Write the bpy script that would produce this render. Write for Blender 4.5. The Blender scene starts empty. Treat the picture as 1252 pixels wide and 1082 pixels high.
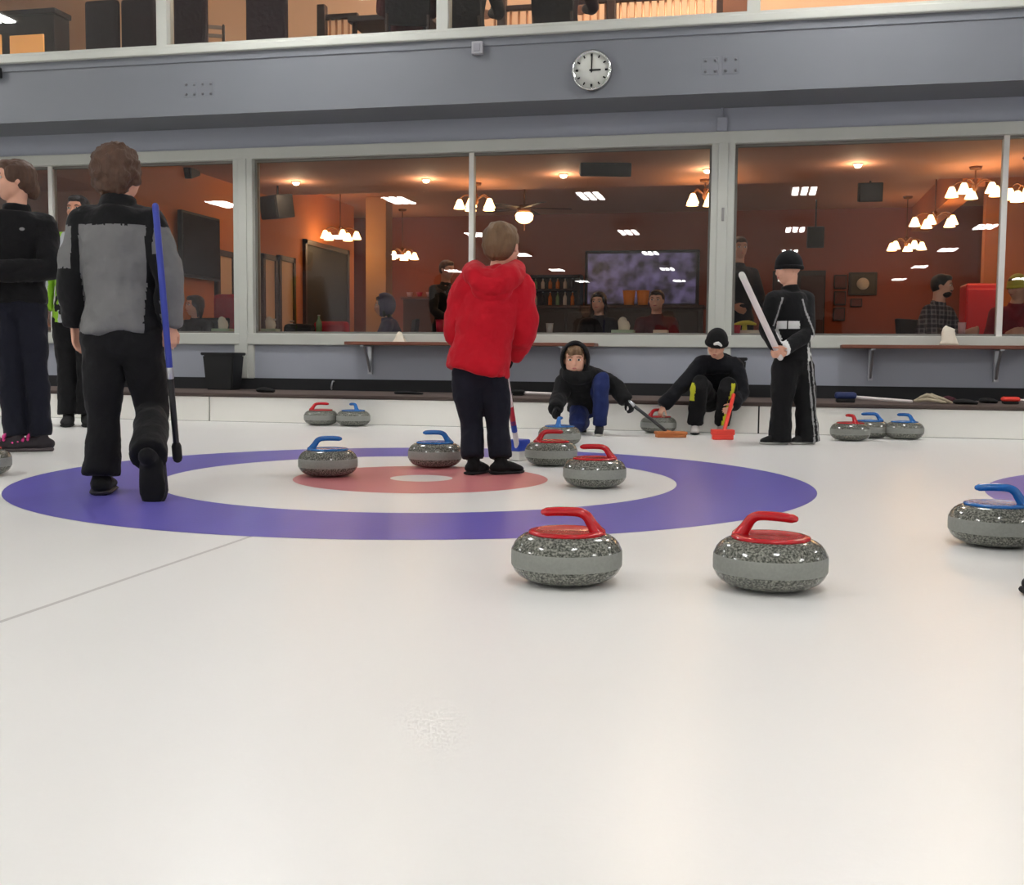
import bpy, bmesh, math, random
import numpy as np
from mathutils import Vector, Matrix
random.seed(7)
S = bpy.context.scene
COL = S.collection
# ------------------------------------------------------------------ camera
FPX, PITCH, ROLL, CAMH, YAW = 1366.0, .0744, .0091, .5775, .2206
CX, CY = 626.0, 541.0
_r = Vector((1, 0, 0)); _f = Vector((0, math.cos(PITCH), -math.sin(PITCH))); _u = _r.cross(_f)
_r, _u = _r * math.cos(ROLL) + _u * math.sin(ROLL), _u * math.cos(ROLL) - _r * math.sin(ROLL)
_M = Matrix.Rotation(YAW, 3, 'Z')
CR, CU, CF = _M @ _r, _M @ _u, _M @ _f
CAM = Vector((0, 0, CAMH))
cd = bpy.data.cameras.new('camera'); cam = bpy.data.objects.new('camera', cd); COL.objects.link(cam)
cd.sensor_width = 36; cd.lens = FPX / 1252 * 36; cd.clip_end = 200
cam.matrix_world = Matrix(((CR.x, CU.x, -CF.x, CAM.x), (CR.y, CU.y, -CF.y, CAM.y), (CR.z, CU.z, -CF.z, CAM.z), (0, 0, 0, 1)))
S.camera = cam
# ------------------------------------------------------------------ light and exposure
w = bpy.data.worlds.new('hall_air'); S.world = w; w.use_nodes = True
w.node_tree.nodes['Background'].inputs[0].default_value = (.8, .85, 1, 1)
w.node_tree.nodes['Background'].inputs[1].default_value = .02
S.view_settings.view_transform = 'Standard'; S.view_settings.look = 'None'
S.view_settings.exposure = 0.0; S.view_settings.gamma = 1.0; S.view_settings.use_curve_mapping = False
LAMP = 39.0           # rink tube fixtures
CHAND = 9.0           # lounge chandeliers, watts
UPPER = 60.0          # unseen fill lamps added in the upper room, watts

# ------------------------------------------------------------------ photo geometry helpers (pixel of the 1252x1082 frame -> place in the hall)
def ray(x, y): return CF + CR * ((x - CX) / FPX) - CU * ((y - CY) / FPX)
def G(x, y, z=0.0):
    d = ray(x, y); return CAM + d * ((z - CAMH) / d.z)
def at(x, y, Y):
    d = ray(x, y); return CAM + d * (Y / d.y)
def atX(x, y, X):
    d = ray(x, y); return CAM + d * (X / d.x)
def atD(x, y, D): return CAM + ray(x, y) * D
def depth(p): return (Vector(p) - CAM).dot(CF)
VR = Vector((CR.x, CR.y, 0)).normalized(); VF = Vector((CF.x, CF.y, 0)).normalized(); UP = Vector((0, 0, 1))
def W(a, b, c=0): return VR * a + VF * b + UP * c

# ------------------------------------------------------------------ materials
def lin(c):
    c /= 255.0
    return c / 12.92 if c <= .04045 else ((c + .055) / 1.055) ** 2.4
def rgb(r, g, b): return (lin(r), lin(g), lin(b), 1)
MATS = {}
def mat(name, col, rough=.6, metal=0.0, spec=.5, var=0.0, scale=8.0, bump=0.0, bscale=60.0, emit=None, estr=0.0, sheen=0.0, stretch=None):
    if name in MATS: return MATS[name]
    m = bpy.data.materials.new(name); m.use_nodes = True
    nt = m.node_tree; b = nt.nodes['Principled BSDF']
    c = rgb(*col)
    b.inputs['Base Color'].default_value = c
    b.inputs['Roughness'].default_value = rough; b.inputs['Metallic'].default_value = metal
    b.inputs['Specular IOR Level'].default_value = spec
    if sheen: b.inputs['Sheen Weight'].default_value = sheen
    tc = nt.nodes.new('ShaderNodeTexCoord'); src = tc.outputs['Object']
    if stretch:
        mp = nt.nodes.new('ShaderNodeMapping'); mp.inputs['Scale'].default_value = stretch
        nt.links.new(src, mp.inputs[0]); src = mp.outputs[0]
    if var:
        n = nt.nodes.new('ShaderNodeTexNoise'); n.inputs['Scale'].default_value = scale; n.inputs['Detail'].default_value = 4
        nt.links.new(src, n.inputs['Vector'])
        mx = nt.nodes.new('ShaderNodeMix'); mx.data_type = 'RGBA'
        nt.links.new(n.outputs['Fac'], mx.inputs['Factor'])
        mx.inputs[6].default_value = tuple(v * (1 - var) for v in c[:3]) + (1,)
        mx.inputs[7].default_value = tuple(min(1, v * (1 + var)) for v in c[:3]) + (1,)
        nt.links.new(mx.outputs[2], b.inputs['Base Color'])
    if bump:
        n2 = nt.nodes.new('ShaderNodeTexNoise'); n2.inputs['Scale'].default_value = bscale; n2.inputs['Detail'].default_value = 3
        nt.links.new(src, n2.inputs['Vector'])
        bp = nt.nodes.new('ShaderNodeBump'); bp.inputs['Strength'].default_value = bump; bp.inputs['Distance'].default_value = .02
        nt.links.new(n2.outputs['Fac'], bp.inputs['Height']); nt.links.new(bp.outputs[0], b.inputs['Normal'])
    if emit:
        b.inputs['Emission Color'].default_value = rgb(*emit); b.inputs['Emission Strength'].default_value = estr
    MATS[name] = m
    return m
def cloth(name, col, var=.12, rough=.85): return mat(name, col, rough, spec=.25, var=var, scale=14, bump=.8, bscale=10, sheen=.05)
def glass_mat():
    m = bpy.data.materials.new('window_glass'); m.use_nodes = True; nt = m.node_tree
    nt.nodes.remove(nt.nodes['Principled BSDF'])
    o = nt.nodes['Material Output']; t = nt.nodes.new('ShaderNodeBsdfTransparent'); g = nt.nodes.new('ShaderNodeBsdfGlossy')
    g.inputs['Roughness'].default_value = 0.0; t.inputs[0].default_value = (.95, .96, .95, 1)
    fr = nt.nodes.new('ShaderNodeFresnel'); fr.inputs[0].default_value = 1.5
    mx = nt.nodes.new('ShaderNodeMixShader')
    nt.links.new(fr.outputs[0], mx.inputs[0]); nt.links.new(t.outputs[0], mx.inputs[1]); nt.links.new(g.outputs[0], mx.inputs[2])
    nt.links.new(mx.outputs[0], o.inputs[0])
    return m
GLASS = glass_mat()
def granite_mat():
    m = bpy.data.materials.new('polished_granite'); m.use_nodes = True; nt = m.node_tree; b = nt.nodes['Principled BSDF']
    tc = nt.nodes.new('ShaderNodeTexCoord')
    n = nt.nodes.new('ShaderNodeTexNoise'); n.inputs['Scale'].default_value = 170; n.inputs['Detail'].default_value = 3
    nt.links.new(tc.outputs['Object'], n.inputs['Vector'])
    v = nt.nodes.new('ShaderNodeTexVoronoi'); v.inputs['Scale'].default_value = 210
    nt.links.new(tc.outputs['Object'], v.inputs['Vector'])
    r = nt.nodes.new('ShaderNodeValToRGB'); e = r.color_ramp.elements
    e[0].position = .34; e[0].color = rgb(62, 64, 58); e[1].position = .62; e[1].color = rgb(158, 158, 148)
    x = e.new(.5); x.color = rgb(116, 118, 109)
    nt.links.new(n.outputs['Fac'], r.inputs[0])
    mx = nt.nodes.new('ShaderNodeMix'); mx.data_type = 'RGBA'; mx.blend_type = 'MULTIPLY'; mx.inputs['Factor'].default_value = .4
    bw = nt.nodes.new('ShaderNodeRGBToBW'); nt.links.new(v.outputs['Color'], bw.inputs[0])
    nt.links.new(r.outputs[0], mx.inputs[6]); nt.links.new(bw.outputs[0], mx.inputs[7])
    nt.links.new(mx.outputs[2], b.inputs['Base Color'])
    b.inputs['Roughness'].default_value = .12; b.inputs['Specular IOR Level'].default_value = .6
    return m
GRANITE = granite_mat()
BAND = mat('ground_granite_band', (142, 144, 138), .75, var=.18, scale=120)
def ice_mat(name, col, rough=.3, var=.03):
    m = bpy.data.materials.new(name); m.use_nodes = True; nt = m.node_tree; b = nt.nodes['Principled BSDF']
    c = rgb(*col); tc = nt.nodes.new('ShaderNodeTexCoord')
    n = nt.nodes.new('ShaderNodeTexNoise'); n.inputs['Scale'].default_value = .9; n.inputs['Detail'].default_value = 5
    mp = nt.nodes.new('ShaderNodeMapping'); mp.inputs['Scale'].default_value = (2.2, .35, 1)
    nt.links.new(tc.outputs['Object'], mp.inputs[0]); nt.links.new(mp.outputs[0], n.inputs['Vector'])
    mx = nt.nodes.new('ShaderNodeMix'); mx.data_type = 'RGBA'; nt.links.new(n.outputs['Fac'], mx.inputs['Factor'])
    mx.inputs[6].default_value = tuple(v * (1 - var) for v in c[:3]) + (1,); mx.inputs[7].default_value = tuple(min(1, v * (1 + var)) for v in c[:3]) + (1,)
    nt.links.new(mx.outputs[2], b.inputs['Base Color'])
    b.inputs['Roughness'].default_value = rough; b.inputs['IOR'].default_value = 1.31; b.inputs['Specular IOR Level'].default_value = .45
    n2 = nt.nodes.new('ShaderNodeTexNoise'); n2.inputs['Scale'].default_value = 55; nt.links.new(tc.outputs['Object'], n2.inputs['Vector'])
    bp = nt.nodes.new('ShaderNodeBump'); bp.inputs['Strength'].default_value = .12; bp.inputs['Distance'].default_value = .004
    nt.links.new(n2.outputs['Fac'], bp.inputs['Height']); nt.links.new(bp.outputs[0], b.inputs['Normal'])
    return m

# ------------------------------------------------------------------ mesh helpers
def new(): return bmesh.new()
def box(bm, x0, x1, y0, y1, z0, z1, mi=0):
    v = [bm.verts.new((x, y, z)) for z in (z0, z1) for y in (y0, y1) for x in (x0, x1)]
    for q in ((0, 2, 3, 1), (4, 5, 7, 6), (0, 1, 5, 4), (2, 6, 7, 3), (0, 4, 6, 2), (1, 3, 7, 5)):
        f = bm.faces.new([v[i] for i in q]); f.material_index = mi
    return v
def bbox(bm, x0, x1, y0, y1, z0, z1, bev=.01, mi=0):
    t = new(); box(t, x0, x1, y0, y1, z0, z1, mi)
    bmesh.ops.bevel(t, geom=t.edges[:], offset=bev, segments=2, affect='EDGES', profile=.5)
    merge(bm, t)
def merge(bm, t, M=None):
    me = bpy.data.meshes.new('tmp'); t.to_mesh(me); t.free()
    if M is not None: me.transform(M)
    bm.from_mesh(me); bpy.data.meshes.remove(me)
def lathe(bm, prof, seg=32, c=(0, 0, 0), mis=None):
    rings = []
    for r, z in prof:
        if r < 1e-6: rings.append([bm.verts.new((c[0], c[1], c[2] + z))])
        else: rings.append([bm.verts.new((c[0] + r * math.cos(2 * math.pi * i / seg), c[1] + r * math.sin(2 * math.pi * i / seg), c[2] + z)) for i in range(seg)])
    for k in range(len(rings) - 1):
        a, b = rings[k], rings[k + 1]
        for i in range(seg):
            j = (i + 1) % seg
            if len(a) == 1 and len(b) == 1: continue
            if len(a) == 1: f = bm.faces.new((a[0], b[j], b[i]))
            elif len(b) == 1: f = bm.faces.new((a[i], a[j], b[0]))
            else: f = bm.faces.new((a[i], a[j], b[j], b[i]))
            f.smooth = True
            if mis: f.material_index = mis[k]
def tube(bm, pts, rad, side=None, seg=10, cap='round', mi=0, dense=0):
    """swept tube through pts; rad: r or (r_side, r_other) for each point"""
    P = [Vector(p) for p in pts]; Rr = [(r, r) if not isinstance(r, (tuple, list)) else tuple(r) for r in rad]
    if dense:
        P2, R2 = [], []
        n = len(P)
        for i in range(n - 1):
            a, b, c, d = P[max(i - 1, 0)], P[i], P[i + 1], P[min(i + 2, n - 1)]
            for k in range(dense):
                t = k / dense
                P2.append(.5 * ((2 * b) + (c - a) * t + (2 * a - 5 * b + 4 * c - d) * t * t + (3 * b - a - 3 * c + d) * t ** 3))
                s = t * t * (3 - 2 * t)
                R2.append(tuple(Rr[i][q] * (1 - s) + Rr[i + 1][q] * s for q in (0, 1)))
        P2.append(P[-1]); R2.append(Rr[-1]); P, Rr = P2, R2
    n = len(P); T = []
    for i in range(n):
        t = P[min(i + 1, n - 1)] - P[max(i - 1, 0)]
        T.append(t.normalized() if t.length > 1e-9 else Vector((0, 0, 1)))
    s = Vector(side) if side is not None else (Vector((1, 0, 0)) if abs(T[0].x) < .8 else Vector((0, 1, 0)))
    fr = []
    for i in range(n):
        s2 = s - T[i] * s.dot(T[i])
        s2 = s2.normalized() if s2.length > 1e-6 else Vector((1, 0, 0))
        s = s2 if side is None else s
        fr.append((s2, T[i].cross(s2)))
    rings = []
    def ring(p, f, ra, rb):
        rings.append([bm.verts.new(p + f[0] * (ra * math.cos(2 * math.pi * i / seg)) + f[1] * (rb * math.sin(2 * math.pi * i / seg))) for i in range(seg)])
    h0, h1 = min(Rr[0]), min(Rr[-1])
    if cap == 'round':
        for a in (70, 40): ring(P[0] - T[0] * h0 * math.sin(math.radians(a)), fr[0], *(q * math.cos(math.radians(a)) for q in Rr[0]))
    for i in range(n): ring(P[i], fr[i], *Rr[i])
    if cap == 'round':
        for a in (40, 70): ring(P[-1] + T[-1] * h1 * math.sin(math.radians(a)), fr[-1], *(q * math.cos(math.radians(a)) for q in Rr[-1]))
    for a, b in zip(rings, rings[1:]):
        for i in range(seg):
            f = bm.faces.new((a[i], a[(i + 1) % seg], b[(i + 1) % seg], b[i])); f.smooth = True; f.material_index = mi
    f = bm.faces.new(rings[0][::-1]); f.material_index = mi; f.smooth = cap == 'round'
    f = bm.faces.new(rings[-1]); f.material_index = mi; f.smooth = cap == 'round'
def ell(bm, c, axes, seg=14, rg=9):
    """ellipsoid; axes: three vectors already scaled"""
    c = Vector(c); X, Y, Z = (Vector(a) for a in axes)
    top = bm.verts.new(c + Z); bot = bm.verts.new(c - Z); rings = []
    for k in range(1, rg):
        a = math.pi * k / rg
        rings.append([bm.verts.new(c + Z * math.cos(a) + (X * math.cos(2 * math.pi * i / seg) + Y * math.sin(2 * math.pi * i / seg)) * math.sin(a)) for i in range(seg)])
    for i in range(seg):
        j = (i + 1) % seg
        fs = [bm.faces.new((top, rings[0][i], rings[0][j])), bm.faces.new((bot, rings[-1][j], rings[-1][i]))]
        for a, b in zip(rings, rings[1:]): fs.append(bm.faces.new((a[i], b[i], b[j], a[j])))
        for f in fs: f.smooth = True
def link(name, me, mats, parent=None, loc=None):
    if not isinstance(mats, (list, tuple)): mats = [mats]
    if len(me.materials) == 0:
        for m in mats: me.materials.append(m)
    o = bpy.data.objects.new(name, me); COL.objects.link(o)
    if parent: o.parent = parent
    if loc is not None: o.location = loc
    return o
def obj(name, bm, mats, parent=None, base=None, loc=None):
    """base: the vertices are world coordinates; shift them to the thing's base"""
    bmesh.ops.recalc_face_normals(bm, faces=bm.faces[:])
    me = bpy.data.meshes.new(name); bm.to_mesh(me); bm.free()
    if base is not None:
        me.transform(Matrix.Translation(-Vector(base)))
        if parent is None and loc is None: loc = base
    return link(name, me, mats, parent, loc)
def tag(o, label, cat, group=None):
    o['label'] = label; o['category'] = cat
    if group: o['group'] = group
    return o
def thing(name, label, cat, loc=(0, 0, 0), rz=0.0, group=None):
    o = bpy.data.objects.new(name, None); COL.objects.link(o); o.location = loc; o.rotation_euler = (0, 0, rz); o.empty_display_size = .1
    return tag(o, label, cat, group)
def struct(o, label=None):
    o['kind'] = 'structure'
    if label: o['label'] = label
    return o
def sbox(name, dims, m, label=None, parent=None, bev=0):
    bm = new()
    bbox(bm, *dims, bev=bev) if bev else box(bm, *dims)
    o = obj(name, bm, m, parent)
    return struct(o, label) if parent is None else o
def copy_tree(o, parent=None):
    c = o.copy(); COL.objects.link(c); c.parent = parent
    for ch in list(o.children): copy_tree(ch, c)
    return c

# ------------------------------------------------------------------ colours of the place
ICE = ice_mat('pebbled_ice', (242, 241, 238))
RBLUE = ice_mat('blue_paint_with_painted_reflections', (108, 101, 188), var=.28)  # blue ring paint; its lighter and darker patches imitate reflections in the colour
RRED = ice_mat('red_paint_under_ice', (211, 130, 133), var=.12)
RWHITE = ice_mat('white_paint_under_ice', (236, 230, 226))
LINE = ice_mat('thin_grey_line_under_ice', (206, 202, 200))
BLUEWALL = mat('blue_grey_paint', (164, 168, 179), .6, var=.03, scale=3)
FASCIA = mat('pale_grey_blue_paint', (118, 121, 128), .55, var=.03, scale=2)
TRIM = mat('off_white_trim_paint', (198, 200, 192), .5, var=.02, scale=5)
BLACKRUB = mat('black_rubber_strip', (26, 27, 30), .7)
WALK = mat('brown_rubber_matting', (98, 84, 78), .85, var=.15, scale=20, bump=.2)
BOARD = mat('white_board_panel', (246, 244, 237), .5, var=.03, scale=3)
WOOD = mat('varnished_brown_wood', (120, 68, 48), .45, var=.25, scale=6, stretch=(1, 8, 8))
DARKWOOD = mat('dark_stained_wood', (52, 30, 24), .5, var=.2, scale=6)
METAL = mat('brushed_metal', (190, 192, 196), .3, metal=.9)
CHROME = mat('chrome', (210, 212, 210), .15, metal=1.0)
BLACKP = mat('black_plastic', (17, 18, 19), .5, var=.1)
BLACKM = mat('matt_black', (12, 12, 13), .8)
WHITEP = mat('white_plastic', (225, 223, 216), .45)
ORANGEW = mat('orange_ochre_wall_paint', (206, 124, 66), .8, var=.06, scale=1.5)
BROWNW = mat('red_brown_wall_paint', (146, 74, 52), .8, var=.08, scale=1.2)
LCEIL = mat('beige_lounge_ceiling', (196, 142, 118), .8, var=.05, scale=2)
LFLOOR = mat('dark_brown_carpet', (74, 48, 40), .95, var=.2, scale=30)
PEACH = mat('peach_wall_paint', (228, 186, 154), .8, var=.04, scale=2)
HALLW = mat('hall_pale_wall', (190, 192, 196), .8, var=.04)
HALLC = mat('hall_white_ceiling', (214, 214, 212), .85, var=.03)
FRAMEB = mat('black_picture_frame', (22, 17, 16), .5)

# ================================================================== THE SETTING
YB, YW, YF = 9.15, 10.5, 9.9        # ice board, window wall, fascia front
XL, XR, YBACK, ZC = -17.0, 15.0, -46.0, 4.95
LZ = .25                             # walkway height
HX, HY = -1.600, 5.142               # middle of the target rings
bm = new(); box(bm, XL, XR, YBACK, YB + .02, -.15, 0)
ice = struct(obj('floor', bm, ICE), 'white pebbled curling ice with painted target rings')
def annulus(name, cx, cy, r0, r1, z, m):
    b = new(); n = 128
    vi = [b.verts.new((cx + r0 * math.cos(2 * math.pi * i / n), cy + r0 * math.sin(2 * math.pi * i / n), z)) for i in range(n)] if r0 else None
    vo = [b.verts.new((cx + r1 * math.cos(2 * math.pi * i / n), cy + r1 * math.sin(2 * math.pi * i / n), z)) for i in range(n)]
    if vi:
        for i in range(n): b.faces.new((vi[i], vo[i], vo[(i + 1) % n], vi[(i + 1) % n]))
    else: b.faces.new(vo)
    return obj(name, b, m, ice)
for cx in (HX, HX + 4.42):
    annulus('target_ring', cx, HY, 1.22, 1.845, .0008, RBLUE)
    annulus('target_ring', cx, HY, .15, .61, .0008, RRED)
    annulus('target_button', cx, HY, 0, .15, .0010, RWHITE)
    b = new(); box(b, cx - .006, cx + .006, -30, HY - 1.84, 0, .0007); obj('centre_line', b, LINE, ice)
# hall shell
sbox('ceiling', (XL, XR, YBACK, YF + .1, ZC, ZC + .15), HALLC)
sbox('wall_left', (XL - .2, XL, YBACK, YW + 12, -.15, ZC + .15), HALLW)
sbox('wall_right', (XR, XR + .2, YBACK, YW + 12, -.15, ZC + .15), HALLW)
sbox('wall_back', (XL, XR, YBACK - .2, YBACK, -.15, ZC + .15), HALLW)
# end board: white panels under the raised walkway
sbox('trim_1', (XL, XR, YB + .02, YB + .06, 0, LZ - .03), BLACKRUB, 'low white board panels along the end of the ice')
brd = bpy.data.objects['trim_1']
x = -4.83 - 2.4 * 5
while x < XR - .1:
    b = new(); bbox(b, max(x + .006, XL), min(x + 2.394, XR), YB, YB + .022, .003, LZ - .03, .003); obj('board_panel', b, BOARD, brd); x += 2.4
sbox('trim_2', (XL, XR, YB - .015, YB + .10, LZ - .03, LZ + .002), mat('dark_brown_nosing', (70, 56, 50), .7), 'dark brown nosing along the walkway edge', bev=.008)
sbox('floor_walkway', (XL, XR, YB + .06, YW, .0, LZ), WALK, 'brown raised walkway behind the ice')
sbox('baseboard_front', (XL, XR, YW - .025, YW + .02, LZ, LZ + .115), BLACKRUB, 'black rubber skirting under the blue wall')
sbox('wall_front', (XL, XR, YW, YW + .14, -.1, .72), BLUEWALL, 'blue grey wall below the lounge windows')
sbox('trim_3', (XL, XR, YW - .045, YW + .16, .70, .815), TRIM, 'off white sill rail under the lounge windows', bev=.008)
sbox('trim_4', (XL, XR, YW - .03, YW + .14, 2.545, 2.655), TRIM, 'off white rail along the top of the lounge windows', bev=.006)
sbox('wall_front_upper', (XL, XR, YW, YW + .14, 2.65, 2.88), BLUEWALL, 'blue grey wall band under the overhang')
# overhanging upper floor
bm = new(); box(bm, XL, XR, YF, YF + .14, 2.865, 3.44)
struct(obj('wall_fascia', bm, FASCIA), 'pale grey overhang with clock below the upper windows')
sbox('ceiling_soffit', (XL, XR, YF + .14, YW + .14, 2.865, 3.04), FASCIA, 'underside of the overhang above the walkway')
sbox('trim_5', (XL, XR, YF - .012, YF + .01, 3.36, 3.43), FASCIA, 'thin grey band under the upper sill')
sbox('trim_6', (XL, XR, YF - .055, YF + .2, 3.43, 3.50), TRIM, 'off white sill of the upper windows', bev=.012)
sbox('trim_7', (XL, XR, YF - .03, YF + .16, 3.50, 3.525), TRIM, 'thin off white bead on the upper sill')
# posts and windows of the lounge
POSTS = [-9.87, -5.135, -.405, 4.325]
sbox('wall_front_left', (XL, POSTS[0] - .1, YW, YW + .14, .8, 2.56), BLUEWALL)
sbox('wall_front_right', (POSTS[-1] + .1, XR, YW, YW + .14, .8, 2.56), BLUEWALL)
for i, p in enumerate(POSTS):
    b = new(); bbox(b, p - .105, p + .105, YW - .035, YW + .15, LZ + .11, 2.55, .006); bbox(b, p - .045, p + .045, YW - .05, YW - .03, LZ + .115, 2.55, .005)
    struct(obj('trim_%d' % (8 + i), b, TRIM), 'wide off white post between lounge windows')
MULL = [-7.34, -2.78, 2.0]
for i in range(3):
    x0, x1, xm = POSTS[i] + .105, POSTS[i + 1] - .105, MULL[i]
    e = bpy.data.objects.new('window_%d' % (i + 1), None); COL.objects.link(e); e.location = (xm, YW, .815); struct(e, 'large lounge window with a thin white mullion')
    for a, c in ((x0, xm - .02), (xm + .02, x1)):
        b = new(); box(b, a, c, YW + .050, YW + .056, .81, 2.55); obj('pane', b, GLASS, e, base=e.location)
    b = new(); bbox(b, xm - .024, xm + .024, YW + .01, YW + .10, .812, 2.548, .004); obj('mullion', b, WHITEP, e, base=e.location)
    b = new()
    for d in ((x0, x1, YW + .03, YW + .08, .812, .835), (x0, x1, YW + .03, YW + .08, 2.52, 2.548), (x0, x0 + .022, YW + .03, YW + .08, .83, 2.52), (x1 - .022, x1, YW + .03, YW + .08, .83, 2.52)): box(b, *d)
    obj('window_frame', b, mat('grey_window_channel', (120, 116, 110), .6), e, base=e.location)
# upper windows
UP_P = [-8.44, -5.68, -2.90, -.16, 2.6, 5.3]
for i, p in enumerate(UP_P):
    b = new(); bbox(b, p - .055, p + .055, YF + .0, YF + .14, 3.52, ZC, .006); struct(obj('trim_%d' % (20 + i), b, TRIM), 'slim off white post between upper windows')
for i in range(len(UP_P) - 1):
    b = new(); box(b, UP_P[i] + .055, UP_P[i + 1] - .055, YF + .07, YF + .076, 3.52, ZC)
    struct(obj('window_%d' % (10 + i), b, GLASS), 'upper room window pane')
# lounge shell (behind the windows)
LFZ = .08; LB = 18.6; LX0, LX1 = -12.5, 8.0; LW = -6.5; CZ1, CZ2 = 2.72, 3.0
sbox('floor_lounge', (XL, XR, YW + .14, LB + .2, -.05, LFZ), LFLOOR)
sbox('ceiling_lounge_front', (XL, XR, YW + .14, 14.0, CZ1, CZ1 + .3), LCEIL)
sbox('ceiling_lounge_rear', (XL, XR, 14.0, LB + .2, CZ2, CZ2 + .02), LCEIL)
sbox('wall_lounge_back', (XL, XR, LB, LB + .2, LFZ, CZ2), BROWNW)
sbox('wall_lounge_left', (LW - .15, LW, YW + .16, 17.2, LFZ, CZ1), ORANGEW)
sbox('wall_lounge_left_upper', (LW - .15, LW, 14.0, 17.2, CZ1, CZ2), ORANGEW)
sbox('wall_lounge_side_room', (XL, LW - .15, 13.2, 13.35, LFZ, CZ1), mat('dusty_pink_wall', (196, 150, 132), .8))
sbox('wall_lounge_right', (2.75, XR, 15.6, 15.8, LFZ, CZ2), ORANGEW)
p = at(447, 300, 16.2); q = at(472, 300, 16.2)
struct(obj('wall_lounge_pillar', (lambda b: (bbox(b, p.x, q.x, 16.2, 16.5, LFZ, CZ2, .01), b)[1])(new()), mat('tan_pillar_paint', (196, 150, 104), .8)), 'tan square pillar in the lounge')
# beam on the right of the lounge
bm = new(); box(bm, 2.2, 2.45, 14.0, 18.6, 2.62, CZ2); struct(obj('trim_30', bm, ORANGEW), 'orange ceiling beam running back in the lounge')
# doors on the lounge's left wall
def wall_door(n, px0, px1, ptop, m, label, inset=None):
    a, c, t = atX(px0, 350, LW), atX(px1, 350, LW), atX((px0 + px1) / 2, ptop, LW)
    e = bpy.data.objects.new('door_%d' % n, None); COL.objects.link(e); e.location = (LW, (a.y + c.y) / 2, LFZ); struct(e, label)
    h = t.z; b = new(); bbox(b, LW, LW + .03, a.y + .06, c.y - .06, LFZ, h, .005); obj('door_leaf', b, m, e, base=e.location)
    b = new()
    for d in ((a.y, a.y + .07, LFZ, h + .07), (c.y - .07, c.y, LFZ, h + .07), (a.y, c.y, h, h + .07)): box(b, LW - .0, LW + .05, d[0], d[1], d[2], d[3])
    obj('door_frame', b, DARKWOOD, e, base=e.location)
    b = new(); tube(b, [(LW + .03, c.y - .14, 1.08), (LW + .07, c.y - .14, 1.08), (LW + .07, c.y - .24, 1.08)], [.012] * 3, seg=6); obj('door_handle', b, METAL, e, base=e.location)
CREAMD = mat('cream_door_paint', (226, 190, 150), .6)
wall_door(1, 262, 284, 314, CREAMD, 'cream door beside the wall television')
wall_door(2, 318, 336, 318, CREAMD, 'cream door leaf, nearer of the pair in the orange wall')
wall_door(3, 338, 358, 320, CREAMD, 'cream door leaf, further of the pair in the orange wall')
wall_door(4, 370, 424, 305, mat('dark_doorway', (34, 34, 32), .7), 'tall dark grey door past the cream doors')
# upper room shell
sbox('floor_upper', (XL, XR, YF + .1, 15, 3.04, 3.16), LFLOOR)
sbox('wall_upper_back', (XL, XR, 14.2, 14.4, 3.1, 6.2), PEACH)
sbox('ceiling_upper', (XL, XR, YF + .1, 14.5, 6.2, 6.3), HALLC)
sbox('wall_upper_front', (XL, XR, YF, YF + .14, ZC, 6.3), HALLW)
sbox('wall_upper_left', (-11.7, -11.5, YF + .2, 14.2, 3.1, 6.2), mat('brown_upper_wall', (168, 122, 96), .8))
a = at(884, 5, 12.4); c = at(918, 5, 12.4)
sbox('wall_upper_pier', (a.x, c.x + .1, 12.4, 12.6, 3.1, 6.2), mat('brown_pier_paint', (150, 100, 78), .8))

# ================================================================== RINK LIGHTS
TUBE = mat('lit_fluorescent_diffuser', (250, 248, 244), .5, emit=(252, 251, 250), estr=LAMP)
def rink_lamp():
    t = thing('ceiling_light', 'white fluorescent fixture hung under the hall ceiling, mirrored in the windows', 'light', group='fluorescent fixtures over the ice')
    b = new(); box(b, -.33, .33, -.64, .64, .0, .10); obj('housing', b, WHITEP, t)
    for k in (-1, 0, 1):
        b = new(); bbox(b, k * .205 - .068, k * .205 + .068, -.60, .60, -.02, .002, .004); obj('diffuser', b, TUBE, t)
    for k in (-.5, .5):
        b = new(); tube(b, [(0, k, .09), (0, k, .32)], [.008, .008], seg=6, cap='flat'); obj('hanger', b, METAL, t)
    return t
proto = None
for X in (-14.1, -9.25, -4.28, .83, 6.3, 11.8):
    for Y in (8.3, 1.0, -6.6, -14.6, -21.6, -29.0, -36.4):
        if proto is None: proto = o = rink_lamp()
        else: o = copy_tree(proto)
        o.location = (X, Y, 4.62)

# ================================================================== CURLING STONES
RPLAST = mat('glossy_red_plastic', (186, 24, 34), .22); BPLAST = mat('glossy_blue_plastic', (32, 104, 178), .25)
def stone_mesh():
    b = new(); R0 = .1440
    prof = [(0, .006), (.060, .006), (.064, 0), (.076, .001), (.092, .0045), (.110, .0105), (.126, .020), (.1355, .0305), (.1405, .0400), (R0 - .0008, .0455),
            (R0, .0485), (R0 + .0004, .066), (R0, .0845), (R0 - .0008, .0875), (.1402, .093), (.1355, .103), (.1265, .1135), (.1135, .1220), (.097, .1275), (.070, .129), (0, .129)]
    lathe(b, prof, 56, mis=[1 if 9 <= k <= 12 else 0 for k in range(len(prof) - 1)])
    bmesh.ops.recalc_face_normals(b, faces=b.faces[:])
    me = bpy.data.meshes.new('granite_body'); b.to_mesh(me); b.free(); me.materials.append(GRANITE); me.materials.append(BAND); return me
STONE_ME = stone_mesh()
def cap_mesh(m, nm):
    b = new(); lathe(b, [(0, .1265), (.099, .1265), (.1005, .1290), (.099, .1325), (.092, .1350), (.082, .1360), (.074, .1345), (.060, .1320), (0, .1320)], 48)
    bmesh.ops.recalc_face_normals(b, faces=b.faces[:]); me = bpy.data.meshes.new(nm); b.to_mesh(me); b.free(); me.materials.append(m); return me
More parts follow.
